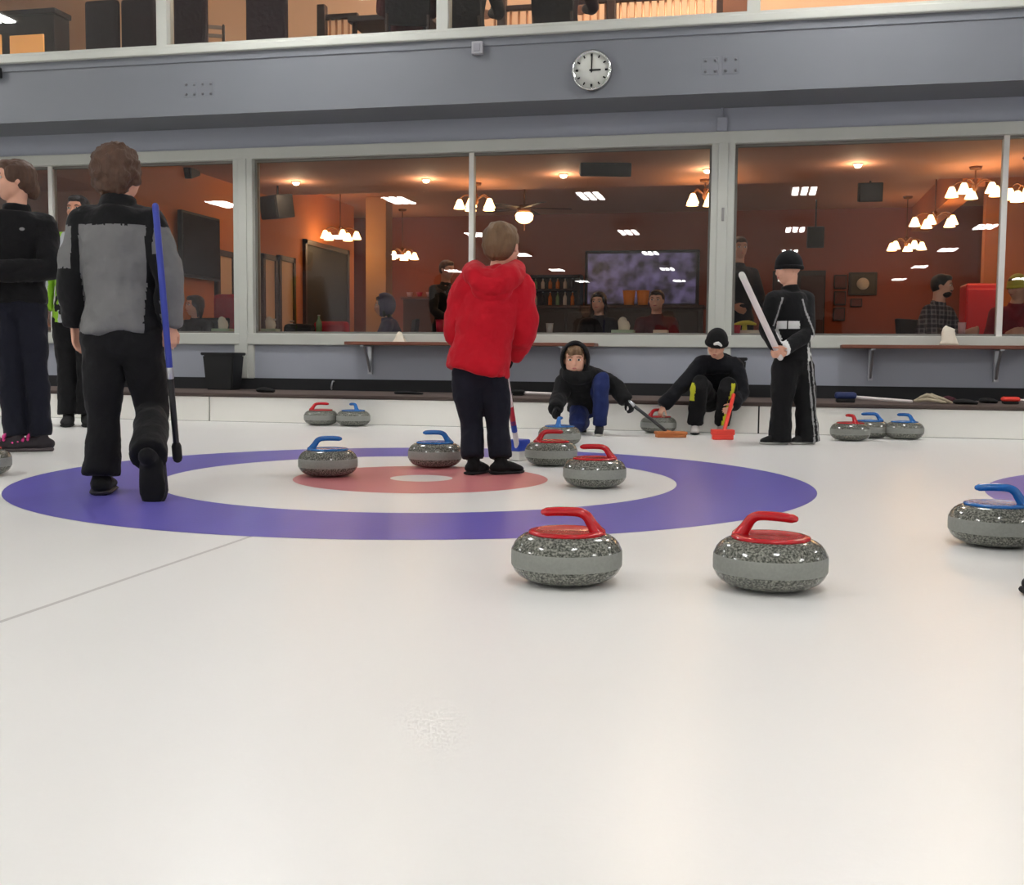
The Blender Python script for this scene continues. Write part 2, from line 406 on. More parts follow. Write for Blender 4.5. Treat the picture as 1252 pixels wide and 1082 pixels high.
def grip_mesh(m, nm):
    b = new()      # gooseneck rising from +x side, grip pointing to -x
    tube(b, [(.082, 0, .1265), (.074, 0, .1385), (.064, 0, .1535), (.052, 0, .1715), (.036, 0, .1810), (.012, 0, .1835), (-.028, 0, .1830), (-.052, 0, .1812), (-.060, 0, .1805)],
         [(.030, .021), (.022, .017), (.0165, .0145), (.0145, .0135), (.0145, .0125), (.0155, .0120), (.0165, .0120), (.0155, .0115), (.012, .009)], side=(0, 1, 0), seg=14, dense=3)
    bmesh.ops.recalc_face_normals(b, faces=b.faces[:]); me = bpy.data.meshes.new(nm); b.to_mesh(me); b.free(); me.materials.append(m); return me
CAPS = {'red': (cap_mesh(RPLAST, 'handle_plate'), grip_mesh(RPLAST, 'handle')), 'blue': (cap_mesh(BPLAST, 'handle_plate'), grip_mesh(BPLAST, 'handle'))}
def stone(px, pw, pyb, colour, ang, label, pos=None, D0=None):
    """px: middle of the body, pw: body width, pyb: lowest pixel; ang: direction of the grip in the hall, 0 = camera right, 90 = away"""
    if pos is None:
        D = .285 * FPX / pw
        g = G(px, pyb); d2 = depth(g) + .085
        dm = D0 or (D + 2 * d2) / 3 - .02
        p = atD(px, 541, dm)
        while p.y > YB - .17: dm -= .02; p = atD(px, 541, dm)
        pos = Vector((p.x, p.y, 0))
    base_ang = math.atan2(VR.y, VR.x)
    t = thing('curling_stone', label, 'curling stone', (pos.x, pos.y, .0012), base_ang + math.radians(ang) + math.pi, 'curling stones on the ice')
    link('granite_body', STONE_ME, None, t)
    link('handle_plate', CAPS[colour][0], None, t); link('handle', CAPS[colour][1], None, t)
    return t
stone(694.5, 134, 720, 'red', 172, 'big foreground granite curling stone with red handle pointing left')
stone(945.5, 138.5, 725.5, 'red', -28, 'big foreground granite curling stone with red handle pointing right')
stone(401, 71, 584, 'blue', 15, 'blue handled curling stone at the left rim of the red circle')
stone(532, 64, 573.5, 'blue', 165, 'blue handled curling stone right behind the white button by the red jacket boy')
stone(674, 64.5, 569, 'red', 20, 'red handled curling stone in front of a half hidden blue one')
stone(727.5, 75, 599, 'red', 170, 'red handled curling stone on the white ring right of the red circle')
stone(684, 52, 545, 'blue', 80, 'half hidden blue handled stone under the kneeling boy in the hood')
S8 = stone(804.5, 41, 527.5, 'red', 20, 'stone with dark red handle being gripped by the squatting boy')
stone(392.5, 37, 517.5, 'red', 10, 'small distant red handled stone beside a blue one at the end board')
stone(432, 38, 517.5, 'blue', 120, 'small distant blue handled stone beside a red one at the end board')
stone(1039, 46, 535, 'red', 100, 'distant red handled stone, leftmost of three near the walkway', D0=8.28)
stone(1063, 43, 531, 'blue', 175, 'distant blue handled stone, middle of three near the walkway', D0=8.62)
stone(1105, 44, 533, 'blue', 120, 'distant blue handled stone, rightmost of three near the walkway', D0=8.50)
stone(1222, 108, 673, 'blue', 165, 'blue handled curling stone cut by the right picture edge')
stone(-26, 68, 589, 'red', 60, 'granite stone barely showing at the left picture edge')

# ================================================================== PEOPLE
SKIN = mat('fair_skin', (222, 168, 142), .55, var=.06, scale=20)
SKIN2 = mat('tan_skin', (196, 136, 108), .55, var=.06, scale=20)
EYEW = mat('eye_white', (226, 222, 214), .3); IRIS = mat('dark_iris', (38, 28, 22), .2); LIP = mat('lip_pink', (190, 104, 98), .5)
def blob(bm, voxel, smooth=4, disp=0.0, dscale=.12, mid=.5):
    """closed overlapping shapes -> one continuous surface"""
    me = bpy.data.meshes.new('blob'); bm.to_mesh(me); bm.free()
    o = bpy.data.objects.new('blob', me); COL.objects.link(o)
    r = o.modifiers.new('r', 'REMESH'); r.mode = 'VOXEL'; r.voxel_size = voxel; r.use_smooth_shade = True
    if disp:
        tx = bpy.data.textures.get('folds%g' % dscale) or bpy.data.textures.new('folds%g' % dscale, 'CLOUDS'); tx.noise_scale = dscale
        d = o.modifiers.new('d', 'DISPLACE'); d.texture = tx; d.strength = disp; d.mid_level = mid
    if smooth:
        s = o.modifiers.new('s', 'SMOOTH'); s.factor = .5; s.iterations = smooth
    dg = bpy.context.evaluated_depsgraph_get()
    m2 = bpy.data.meshes.new_from_object(o.evaluated_get(dg))
    bpy.data.objects.remove(o); bpy.data.meshes.remove(me)
    m2.polygons.foreach_set('use_smooth', [True] * len(m2.polygons))
    return m2
def paint(me, fn):
    n = len(me.polygons); c = np.zeros(n * 3); me.polygons.foreach_get('center', c)
    idx = fn(c.reshape(-1, 3)).astype(np.int32); me.polygons.foreach_set('material_index', idx)
def child(name, me, mats, parent, base):
    me.transform(Matrix.Translation(-Vector(base))); return link(name, me, mats, parent)
def bmchild(name, bm, mats, parent, base): return obj(name, bm, mats, parent, base=base)
TORSO = [(0, .150, .108), (.3, .132, .097), (.62, .152, .108), (.84, .150, .095), (.94, .105, .078), (1.0, .060, .058)]
def torso(b, J, k, side, off, f0=0.0, f1=1.0, wid=1.0, cap='round', low=None, lowr=None):
    pv, nk = J['pv'], J['nk']; md = J.get('md', (pv + nk) / 2)
    def P(t): return pv * (1 - t) ** 2 + (md * 2 - (pv + nk) * .5) * (2 * t * (1 - t)) + nk * t * t
    pts, rad = [], []
    if low is not None: pts.append(low); rad.append(lowr)
    for t, ra, rb in TORSO:
        if low is not None and t == 0 and f1 > .5: continue
        if f0 - .01 <= t <= f1 + .01: pts.append(P(t)); rad.append((ra * k * wid + off, rb * k * wid + off))
    tube(b, pts, rad, side=side, seg=18, cap=cap, dense=3)
def arm(b, J, k, s, off, t1=1.0, cap='round', cuff=None):
    sh, el, wr = J['sh' + s], J['el' + s], J['wr' + s]; end = el.lerp(wr, t1)
    rr = [.050 * k + off, .046 * k + off, .039 * k + off, .036 * k + off, (.026 * k + off if cuff is None else cuff)]
    tube(b, [sh, sh.lerp(el, .5), el, el.lerp(end, .45), end], rr, seg=12, dense=2, cap=cap)
def leg(b, J, k, s, off, t1=1.0, hem=None, cap='round'):
    hp, kn, an = J['hp' + s], J['kn' + s], J['an' + s]; end = kn.lerp(an, t1)
    tube(b, [hp, hp.lerp(kn, .5), kn, kn.lerp(end, .35), end], [.084 * k + off, .074 * k + off, .054 * k + off, .054 * k + off, (.036 * k + off if hem is None else hem)], seg=14, dense=2, cap=cap)
def hand(b, J, k, s, off=0.0):
    wr, el = J['wr' + s], J['el' + s]
    d = J.get('hd' + s, (wr - el).normalized()); mid = (J['pv'] + J['nk']) / 2
    n = J.get('pn' + s, None)
    if n is None: n = mid - wr
    n = n - d * n.dot(d); n.normalize(); sd = d.cross(n).normalized(); cu = J.get('cu' + s, .5)
    ts = J.get('th' + s, 1 if sd.dot(J['fw']) > 0 else -1)
    kn = wr + d * (.080 * k)
    tube(b, [wr - d * .02 * k, wr + d * .03 * k, kn], [(.024 * k + off, .020 * k + off), (.036 * k + off, .017 * k + off), (.040 * k + off, .014 * k + off)], side=sd, seg=12)
    for i, (o, L) in enumerate(((-.032, .058), (-.011, .074), (.011, .080), (.032, .070))):
        p = kn + sd * (o * ts * k); dd = d.copy(); pts = [p - d * .02 * k, p]
        for q in range(3):
            a = cu * (.55 + .15 * q); dd = (dd * math.cos(a) + n * math.sin(a)).normalized() if q == 0 else dd
            if q:
                nn = (n - dd * n.dot(dd)); nn = nn.normalized() if nn.length > .05 else -d
                dd = (dd * math.cos(a) + nn * math.sin(a)).normalized()
            p = p + dd * (L * k * (.42, .32, .26)[q]); pts.append(p)
        tube(b, pts, [.0088 * k + off, .0088 * k + off, .0082 * k + off, .0076 * k + off, .0062 * k + off], seg=8)
    t0 = wr + d * .025 * k + sd * (ts * .026 * k); td = (d * .62 + sd * (ts * .62) + n * .45).normalized(); t1_ = t0 + td * .034 * k; td2 = (d * .8 + n * .6 + sd * ts * .15).normalized()
    tube(b, [t0 - td * .01, t0, t1_, t1_ + td2 * .03 * k, t1_ + td2 * .052 * k], [.014 * k + off, .0135 * k + off, .0105 * k + off, .0095 * k + off, .0075 * k + off], seg=8)
def hframe(hf, hu):
    f = Vector(hf).normalized(); u = Vector(hu); u = (u - f * u.dot(f)).normalized(); return f, u, f.cross(u).normalized()
def head(b, c, hh, hf, hu, nk, k, detail=True):
    f, u, s = hframe(hf, hu)
    ell(b, c + u * .11 * hh - f * .05 * hh, (s * .345 * hh, f * .425 * hh, u * .385 * hh), 20, 14)
    ell(b, c - u * .12 * hh + f * .07 * hh, (s * .305 * hh, f * .31 * hh, u * .36 * hh), 18, 12)
    ell(b, c - u * .37 * hh + f * .17 * hh, (s * .16 * hh, f * .15 * hh, u * .12 * hh))
    ell(b, c - u * .24 * hh + f * .33 * hh, (s * .13 * hh, f * .07 * hh, u * .10 * hh))
    ell(b, c + u * .14 * hh + f * .275 * hh, (s * .25 * hh, f * .09 * hh, u * .10 * hh))
    for q in (-1, 1):
        ell(b, c - u * .10 * hh + f * .26 * hh + s * (q * .15 * hh), (s * .125 * hh, f * .085 * hh, u * .105 * hh))
        ell(b, c - u * .02 * hh - f * .04 * hh + s * (q * .345 * hh), (s * .035 * hh + f * q * .0, f * .07 * hh, u * .115 * hh), 10, 8)
    tube(b, [c + u * .06 * hh + f * .35 * hh, c - u * .04 * hh + f * .41 * hh, c - u * .115 * hh + f * .435 * hh], [.03 * hh, .040 * hh, .052 * hh], seg=8)
    base = c - u * .22 * hh - f * .10 * hh
    tube(b, [nk - (base - nk) * .15, nk.lerp(base, .5), base], [(.062 * k + .004), .052 * k + .004, .056 * k + .004], seg=12)
def face_parts(P, c, hh, hf, hu, base, browm):
    f, u, s = hframe(hf, hu)
    for q in (-1, 1):
        e = c + u * .035 * hh + f * .335 * hh + s * (q * .145 * hh)
        b = new(); ell(b, e, (s * .064 * hh, f * .05 * hh, u * .036 * hh), 12, 8); eye = bmchild('eye', b, EYEW, P, base)
        b = new(); ell(b, e + f * .032 * hh, (s * .034 * hh, f * .024 * hh, u * .033 * hh), 10, 6); bmchild('iris', b, IRIS, eye, base)
        b = new(); tube(b, [e + u * .085 * hh + f * .03 * hh - s * q * .07 * hh, e + u * .105 * hh + f * .035 * hh, e + u * .08 * hh - f * .01 * hh + s * q * .08 * hh], [.014 * hh, .018 * hh, .01 * hh], seg=6); bmchild('eyebrow', b, browm, P, base)
    b = new(); m = c - u * .245 * hh + f * .395 * hh
    tube(b, [m - s * .105 * hh - f * .045 * hh + u * .012 * hh, m, m + s * .105 * hh - f * .045 * hh + u * .012 * hh], [(.008 * hh, .008 * hh), (.02 * hh, .028 * hh), (.008 * hh, .008 * hh)], seg=8, dense=3); bmchild('mouth', b, LIP, P, base)
def hair_mesh(c, hh, hf, hu, style, voxel):
    f, u, s = hframe(hf, hu); b = new()
    ell(b, c + u * .155 * hh - f * .10 * hh, (s * .385 * hh, f * .43 * hh, u * .385 * hh), 20, 14)
    ell(b, c + u * .02 * hh - f * .20 * hh, (s * .355 * hh, f * .32 * hh, u * .36 * hh), 18, 12)
    ell(b, c + u * .36 * hh + f * .16 * hh, (s * .27 * hh, f * .22 * hh, u * .14 * hh))
    if style == 'shaggy':
        ell(b, c - u * .12 * hh - f * .20 * hh, (s * .36 * hh, f * .27 * hh, u * .34 * hh), 16, 10)
        for q in (-1, 1): ell(b, c + u * .02 * hh + f * .02 * hh + s * (q * .31 * hh), (s * .10 * hh, f * .2 * hh, u * .24 * hh))
        for i in range(14):
            a = i * 2.4; z = random.uniform(-.3, .45)
            d = (s * math.cos(a) - f * abs(math.sin(a)) + u * z).normalized(); p = c + u * .1 * hh - f * .12 * hh + d * .38 * hh
            tube(b, [p - d * .05 * hh, p - u * .06 * hh + d * .02 * hh, p - u * .15 * hh + d * .01 * hh], [.06 * hh, .05 * hh, .02 * hh], seg=6)
    if style in ('bun', 'long'):
        for q in (-1, 1): ell(b, c + u * .12 * hh + f * .0 * hh + s * (q * .30 * hh), (s * .10 * hh, f * .26 * hh, u * .22 * hh))
    if style == 'bun': ell(b, c - u * .18 * hh - f * .44 * hh, (s * .20 * hh, f * .17 * hh, u * .26 * hh))
    if style == 'long':
        tube(b, [c + u * .05 * hh - f * .25 * hh, c - u * .3 * hh - f * .28 * hh, c - u * .62 * hh - f * .26 * hh], [(.33 * hh, .2 * hh), (.34 * hh, .16 * hh), (.26 * hh, .1 * hh)], side=s, seg=14)
        for q in (-1, 1): tube(b, [c + u * .15 * hh - f * .0 * hh + s * q * .33 * hh, c - u * .3 * hh - f * .05 * hh + s * q * .36 * hh, c - u * .55 * hh - f * .05 * hh + s * q * .3 * hh], [.1 * hh, .09 * hh, .06 * hh], seg=8)
    if style == 'fringe': ell(b, c + u * .27 * hh + f * .29 * hh, (s * .27 * hh, f * .10 * hh, u * .15 * hh))
    return blob(b, voxel, 1 if style == 'shaggy' else 2, .036 if style == 'shaggy' else .016, .03)
def cut(bm, p, n, fill=True):
    g = bmesh.ops.bisect_plane(bm, geom=bm.verts[:] + bm.edges[:] + bm.faces[:], plane_co=p, plane_no=n, clear_inner=True)
    if fill: bmesh.ops.holes_fill(bm, edges=[e for e in bm.edges if e.is_boundary])
def beanie(P, c, hh, hf, hu, m, base):
    f, u, s = hframe(hf, hu); tl = (u + f * -.12).normalized(); b = new()
    ell(b, c + u * .12 * hh - f * .06 * hh, (s * .415 * hh, f * .475 * hh, u * .50 * hh), 28, 18); cut(b, c + u * .0 * hh, tl)
    h = bmchild('beanie', b, m, P, base)
    b = new(); n = 28
    pts = [c + u * (.04 * hh) - f * .06 * hh + s * (.418 * hh * math.cos(2 * math.pi * i / n)) + f * (.47 * hh * math.sin(2 * math.pi * i / n)) + u * (.055 * hh * math.sin(2 * math.pi * i / n)) for i in range(n + 1)]
    tube(b, pts, [(.03 * hh, .07 * hh)] * (n + 1), seg=8, side=None, cap='flat'); bmchild('cuff', b, m, h, base)
    return h
def shoe(P, J, k, s, m, solem, base, lacem=None, fat=1.0):
    an, to = J['an' + s], J['to' + s]; n = J.get('fu' + s, UP)
    ank = an - n * .045 * k; fd = (to + n * .03 * k - ank); fd = (fd - n * fd.dot(n)).normalized(); sd = fd.cross(n)
    g = an - n * .085 * k; b = new(); L = max(.13 * k, (to - an).dot(fd))
    tube(b, [g + n * .044 * k - fd * .050 * k, g + n * .048 * k, g + n * .044 * k + fd * L * .45, g + n * .034 * k + fd * L * .78, g + n * .028 * k + fd * L * .98],
         [(.034 * k * fat, .034 * k), (.040 * k * fat, .044 * k), (.044 * k * fat, .040 * k), (.047 * k * fat, .030 * k), (.036 * k * fat, .022 * k)], side=sd, seg=14, dense=2)
    tube(b, [g + n * .04 * k, an + n * .03 * k], [.045 * k, .043 * k], seg=12)
    sh = child('shoe', blob(b, .009, 3), m, P, base)
    b = new()
    tube(b, [g + n * .010 * k - fd * .062 * k, g + n * .010 * k, g + n * .010 * k + fd * L * .75, g + n * .012 * k + fd * L * 1.03], [(.034 * k * fat, .014 * k), (.042 * k * fat, .014 * k), (.049 * k * fat, .014 * k), (.034 * k * fat, .013 * k)], side=sd, seg=12, dense=2); bmchild('sole', b, solem, sh, base)
    if lacem:
        b = new()
        for t in (.30, .42, .54, .66):
            p = g + fd * (L * t) + n * ((.092 - .05 * (t - .3)) * k); tube(b, [p - sd * .036 * k - n * .018 * k, p, p + sd * .036 * k - n * .018 * k], [.010 * k] * 3, seg=6)
        tube(b, [g + fd * L * .3 + n * .09 * k, g + fd * L * .2 + n * .125 * k], [(.034 * k, .012 * k), (.036 * k, .010 * k)], side=sd, seg=8); bmchild('laces', b, lacem, sh, base)
    # the foot itself
    return [g + n * .045 * k - fd * .03 * k, g + n * .045 * k + fd * L * .5, g + n * .03 * k + fd * L * .9], [(.028 * k, .028 * k), (.034 * k, .026 * k), (.028 * k, .016 * k)], sd
def person(label, J, k, hh, hf, hu=UP, fw=None, skin=SKIN, top=None, pants=None, shoem=BLACKM, solem=BLACKM, hair=None, hat=None, gloves=None, fine=True, face=True, lacem=None, group=None, hood=None, jacket_extra=None, sleeve=1.0, fat=1.0):
    J = {a: (Vector(v) if not isinstance(v, (int, float)) else v) for a, v in J.items()}
    side = (J['shb'] - J['sha']).normalized()
    if fw is None: fw = side.cross(UP)
    J['fw'] = Vector(fw).normalized()
    base = Vector(((J['ana'].x + J['anb'].x) / 2, (J['ana'].y + J['anb'].y) / 2, min((J['an' + s] - J.get('fu' + s, UP) * .085 * k).z for s in 'ab')))
    vx = .0058 if fine else .011
    b = new(); torso(b, J, k, side, 0)
    tube(b, [J['sha'], (J['sha'] + J['shb']) / 2 - side * 0, J['shb']], [.048 * k, .06 * k, .048 * k], seg=12)
    for s in 'ab':
        arm(b, J, k, s, 0); hand(b, J, k, s); leg(b, J, k, s, 0)
        tube(b, [J['pv'], J['hp' + s]], [.09 * k, .084 * k], seg=12)
    head(b, J['hc'], hh, hf, hu, J['nk'], k)
    feet = new(); P0 = bpy.data.objects.new('person', None)
    # feet are part of the same surface
    for s in 'ab':
        an, to = J['an' + s], J['to' + s]; n = J.get('fu' + s, UP); fd = (to - an); fd = (fd - n * fd.dot(n)).normalized(); g = an - n * .085 * k; L = max(.13 * k, (to - an).dot(fd))
        tube(b, [g + n * .045 * k - fd * .03 * k, g + n * .045 * k + fd * L * .5, g + n * .03 * k + fd * L * .88], [(.028 * k, .028 * k), (.034 * k, .026 * k), (.028 * k, .016 * k)], side=fd.cross(n), seg=12)
    feet.free(); bpy.data.objects.remove(P0)
    me = blob(b, vx, 3); me.transform(Matrix.Translation(-base))
    P = link('person', me, skin, None, base); tag(P, label, 'person', group)
    if face: face_parts(P, J['hc'], hh, hf, hu, base, hair['m'] if hair else DARKWOOD)
    # trousers
    o = pants.get('off', .016); b = new(); torso(b, J, k, side, o * .8, 0, .3, low=J['pv'] - (J['nk'] - J['pv']).normalized() * .05 * k, lowr=(.135 * k + o * .7, .10 * k + o * .7))
    for s in 'ab':
        tube(b, [J['pv'], J['hp' + s]], [.09 * k + o * .8, .086 * k + o], seg=14)
        leg(b, J, k, s, o, t1=pants.get('t1', .97), hem=pants.get('hem'), cap='flat')
    me = blob(b, .010 if fine else .016, 3, .024 if fine else .008, .09, .30)
    if 'paint' in pants: paint(me, pants['paint'])
    child('trousers', me, pants['m'], P, base)
    # top
    o = top.get('off', .018); b = new()
    hem = J.get('hem', J['pv'] - (J['nk'] - J['pv']).normalized() * .07 * k)
    torso(b, J, k, side, o, .0, top.get('f1', .95), wid=top.get('wid', 1.0), cap='flat', low=hem, lowr=top.get('hemr', (.150 * k + o, .110 * k + o)))
    tube(b, [J['sha'], (J['sha'] + J['shb']) / 2, J['shb']], [.050 * k + o, .058 * k + o, .050 * k + o], seg=14)
    for s in 'ab': arm(b, J, k, s, o, t1=sleeve, cap='flat', cuff=top.get('cuff', .030 * k + o))
    if top.get('collar', True): tube(b, [J['nk'] - (J['hc'] - J['nk']) * .2, J['nk'].lerp(J['hc'], .18)], [.066 * k + o * .6, .060 * k + o * .5], seg=14, cap='flat')
    if jacket_extra: jacket_extra(b)
    me = blob(b, .009 if fine else .014, 4, top.get('fold', .034 if fine else .01), .10, .22)
    if 'paint' in top: paint(me, top['paint'])
    tp = child(top.get('name', 'jacket'), me, top['m'], P, base)
    for s in 'ab': shoe(P, J, k, s, shoem, solem, base, lacem, fat)
    if gloves:
        for s in 'ab': b = new(); hand(b, J, k, s, .0035); child('glove', blob(b, .006, 2), gloves, P, base)
    if hair: child('hair', hair_mesh(J['hc'], hh, hf, hu, hair.get('style', 'short'), .009 if fine else .013), hair['m'], P, base)
    if hat: beanie(P, J['hc'], hh, hf, hu, hat, base)
    if hood:
        f, u, s_ = hframe(hf, hu); c = J['hc']; b = new()
        ell(b, c + u * .05 * hh - f * .07 * hh, (s_ * .50 * hh, f * .56 * hh, u * .62 * hh), 32, 20); cut(b, c + f * .19 * hh - u * .0 * hh, (-f + u * .05).normalized(), False)
        bmesh.ops.solidify(b, geom=b.faces[:], thickness=.018); bmchild('hood', b, hood, P, base)
    return P, J, base
def pj(D, **kw):
    """joints from pixel positions: (x, y, metres nearer than the depth D)"""
    out = {}
    for n, v in kw.items():
        out[n] = atD(v[0], v[1], D - (v[2] if len(v) > 2 else 0)) if isinstance(v, tuple) else v
    return out
def ground_toes(J, k):
    """put flat feet on the ice"""
    for s in 'ab':
        if 'fu' + s in J: continue
        J['an' + s].z = .002 + .085 * k; J['to' + s].z = .005
    return J
HAIRB = mat('brown_hair', (78, 52, 36), .6, var=.4, scale=40, bump=.5, bscale=60, stretch=(1, 1, .15))
HAIRL = mat('light_brown_hair', (112, 84, 56), .6, var=.35, scale=40, bump=.5, bscale=60, stretch=(1, 1, .15))
HAIRD = mat('dark_hair', (30, 22, 20), .5, var=.4, scale=40, bump=.4, bscale=60)
KBLACK = cloth('black_fabric', (17, 17, 19)); KNAVY = cloth('navy_fabric', (20, 22, 34)); KGREY = cloth('mid_grey_fleece', (112, 112, 112)); KRED = cloth('bright_red_fleece', (192, 18, 36))
JEANS = cloth('blue_denim', (34, 46, 96), .3); KWHITE = cloth('white_fabric', (222, 222, 220)); KSILV = cloth('silver_piping', (150, 150, 150)); KLIME = cloth('lime_fabric', (140, 190, 50)); KYEL = cloth('yellow_green_fabric', (196, 196, 50))

# --- boy in grey and black jacket, walking away
D = 4.66; k = .86
J = pj(D, hc=(145, 213, -.01), nk=(144, 250), pv=(150, 405), sha=(106, 272), shb=(182, 272), ela=(88, 335, .02), wra=(91, 398, -.04), elb=(207, 338, .02), wrb=(207, 398, .0),
       hpa=(126, 415), kna=(127, 510, -.02), ana=(124, 588), toa=(119, 596, -.17), hpb=(172, 415), knb=(186, 500, -.08), anb=(182, 560, .22), tob=(187, 606, .10))
J['fub'] = (W(0, -.92, .38)).normalized(); J['tob'] = J['anb'] + W(.02, .06, -.2); J['cub'] = 1.3; J['pnb'] = W(-.5, .8, 0); J['hda'] = W(.02, .1, -1).normalized()
J['hem'] = atD(149, 408, D)
J['ana'].z = .002 + .085 * k; J['toa'].z = .005; J['toa'] = J['ana'] + W(-.05, .19, -.07)
ya, yb_ = atD(0, 277, D).z, atD(0, 328, D).z
cA = J['nk'].copy()
def pnt(c):
    rel = c - np.array(cA); lat = rel @ np.array(VR); bk = -(rel @ np.array(VF)); z = c[:, 2]
    ctr = .03
    idx = np.zeros(len(c))
    idx[z > ya + .0 * lat] = 1
    sl = (lat < -.135)
    idx[sl & (z < yb_)] = 1
    idx[(np.abs(np.abs(lat - .005) - .152) < .016) & (z < ya) & (z > atD(0, 395, D).z)] = 1
    srb = (lat > .145) & (lat < .20) & (z < atD(0, 310, D).z)
    idx[srb] = 1
    return idx
person('boy in grey and black fleece jacket walking away with a blue broom', J, k, .235, W(.28, .95, .0), fw=W(.1, 1, 0), top=dict(m=[KGREY, KBLACK], off=.022, paint=pnt, wid=1.0, cuff=.042, hemr=(.165, .115)),
       pants=dict(m=KBLACK, off=.018, hem=.072), hair=dict(m=HAIRB, style='shaggy'), shoem=cloth('black_suede', (14, 14, 16)), solem=mat('dark_purple_sole', (22, 16, 32), .7), fat=1.35)
# --- girl at the left edge, arms folded
D = 6.72; k = .97
J = pj(D, hc=(17, 221), nk=(20, 257, -.02), pv=(20, 366), sha=(-18, 277, .05), shb=(54, 277, -.05), ela=(-28, 330, .12), wra=(-18, 338, .24), elb=(60, 330, .03), wrb=(-20, 332, .24),
       hpa=(6, 375, .02), kna=(12, 455, .05), ana=(20, 536, .05), toa=(-8, 548, .12), hpb=(36, 375, -.02), knb=(44, 458), anb=(50, 542), tob=(18, 552, .08))
J['hem'] = atD(21, 372, D); ground_toes(J, k); J['toa'] = J['ana'] + W(-.21, -.09, -.08); J['tob'] = J['anb'] + W(-.22, -.08, -.08)
Pg, Jg, Bg = person('girl in black jacket with dark tied hair and pink laced shoes, looking left', J, k, .245, W(-.86, -.5, .02), fw=W(-.5, -.85, 0), top=dict(m=KBLACK, off=.024, wid=1.02), pants=dict(m=KNAVY, off=.014, hem=.062),
       hair=dict(m=HAIRB, style='bun'), shoem=mat('dark_sneaker', (36, 30, 36), .7), solem=mat('grey_sole', (88, 78, 80), .7), lacem=mat('pink_laces', (220, 60, 140), .6))
b = new(); c_ = Jg['pv'].lerp(Jg['nk'], .72) + W(.10, -.15, .02); ell(b, c_, (W(.016, 0, 0), W(0, .008, 0), W(0, 0, .010))); bmchild('emblem', b, KSILV, Pg, Bg)
# --- person half hidden behind the grey jacket
D = 9.1; k = 1.04
J = pj(D, hc=(95, 257), nk=(95, 282), pv=(92, 385), sha=(66, 296), shb=(122, 296), ela=(58, 338), wra=(56, 378, .05), elb=(130, 338), wrb=(130, 385), hpa=(80, 392), kna=(82, 450), ana=(84, 508), toa=(80, 520, .15),
       hpb=(106, 392), knb=(106, 450), anb=(106, 508), tob=(108, 520, .15))
ground_toes(J, k)
def pnt(c):
    lat = (c - np.array(J['nk'])) @ np.array(VR); idx = np.zeros(len(c)); idx[(np.abs(lat + .16) < .05)] = 1; return idx
person('person in pale grey and lime jacket, half hidden behind the walking boy', J, k, .23, W(-.1, -1, 0), fw=W(0, -1, 0), skin=SKIN2, top=dict(m=[cloth('pale_grey_fabric', (176, 178, 184)), KLIME], off=.016, paint=pnt), pants=dict(m=KBLACK, hem=.085),
       hair=dict(m=HAIRD, style='short'), fine=True)
# --- boy in the red hooded jacket
D = 5.62; k = .74
J = pj(D, hc=(614, 302, -.02), nk=(607, 336), pv=(585, 448), sha=(574, 352), shb=(632, 352), ela=(560, 402, -.06), wra=(582, 436, -.20), elb=(640, 402, -.04), wrb=(627, 434, -.14),
       hpa=(571, 458), kna=(576, 518, -.03), ana=(579, 569, .02), toa=(586, 580), hpb=(603, 460), knb=(609, 518, -.04), anb=(612, 570), tob=(626, 580))
J['hem'] = atD(583, 455, D); ground_toes(J, k); J['toa'] = J['ana'] + W(.05, .11, -.06); J['tob'] = J['anb'] + W(.10, .07, -.06); J['cub'] = J['cua'] = 1.2; J['hdb'] = W(-.25, .25, -.6).normalized()
def hoodie(b):
    n = J['nk']
    tube(b, [n + W(-.10, .03, .03), n + W(-.10, -.06, .0), n + W(-.02, -.12, -.045), n + W(.07, -.08, -.01), n + W(.095, .02, .035)], [(.045, .035), (.055, .045), (.07, .05), (.055, .045), (.04, .03)], seg=12, dense=3)
    ell(b, n + W(-.02, -.105, -.075), (W(.085, 0, 0), W(0, .04, 0), W(0, 0, .065)))
person('boy in bright red hooded jacket with navy trousers, seen from behind', J, k, .238, W(.40, .90, .0), fw=W(.25, .95, 0), top=dict(m=KRED, off=.036, cuff=.045, hemr=(.155, .125), collar=True, fold=.045), pants=dict(m=KNAVY, off=.014, hem=.056, t1=.9),
       hair=dict(m=HAIRL, style='short'), gloves=KBLACK, jacket_extra=hoodie, shoem=cloth('black_boot', (13, 13, 14)), fat=1.35)
# --- kneeling boy with his hood up
D = 8.72; k = .78
J = pj(D, hc=(703, 441, .12), nk=(706, 461, .04), pv=(719, 492, -.14), md=(712, 478, -.02), sha=(690, 468, .06), shb=(727, 460, .0), ela=(683, 486, .16), wra=(679, 500, .30), elb=(750, 470, .1), wrb=(766, 490, .18),
       hpa=(710, 496, -.12), kna=(706, 517, .14), ana=(712, 524, -.22), toa=(712, 533, -.1), hpb=(728, 492, -.12), knb=(736, 464, .22), anb=(733, 518, .12), tob=(732, 530, .28))
J['hem'] = atD(716, 497, D + .12); J['anb'].z = .002 + .085 * k; J['tob'] = J['anb'] + W(-.02, -.16, -.06)
J['kna'].z = .075; J['ana'].z = .085; J['fua'] = W(0, -.8, .45).normalized(); J['toa'] = J['ana'] + W(0, -.02, -.12)
J['cua'] = J['cub'] = 1.0
def neckroll(b):
    n = J['nk']; tube(b, [n + W(-.09, -.02, .04), n + W(-.03, -.13, -.01), n + W(.06, -.10, .0), n + W(.10, .0, .04), n + W(.02, .08, .05), n + W(-.07, .04, .05)], [.045] * 6, seg=10, dense=3); ell(b, n + W(0, -.03, -.03), (W(.13, 0, 0), W(0, .1, 0), W(0, 0, .09)))
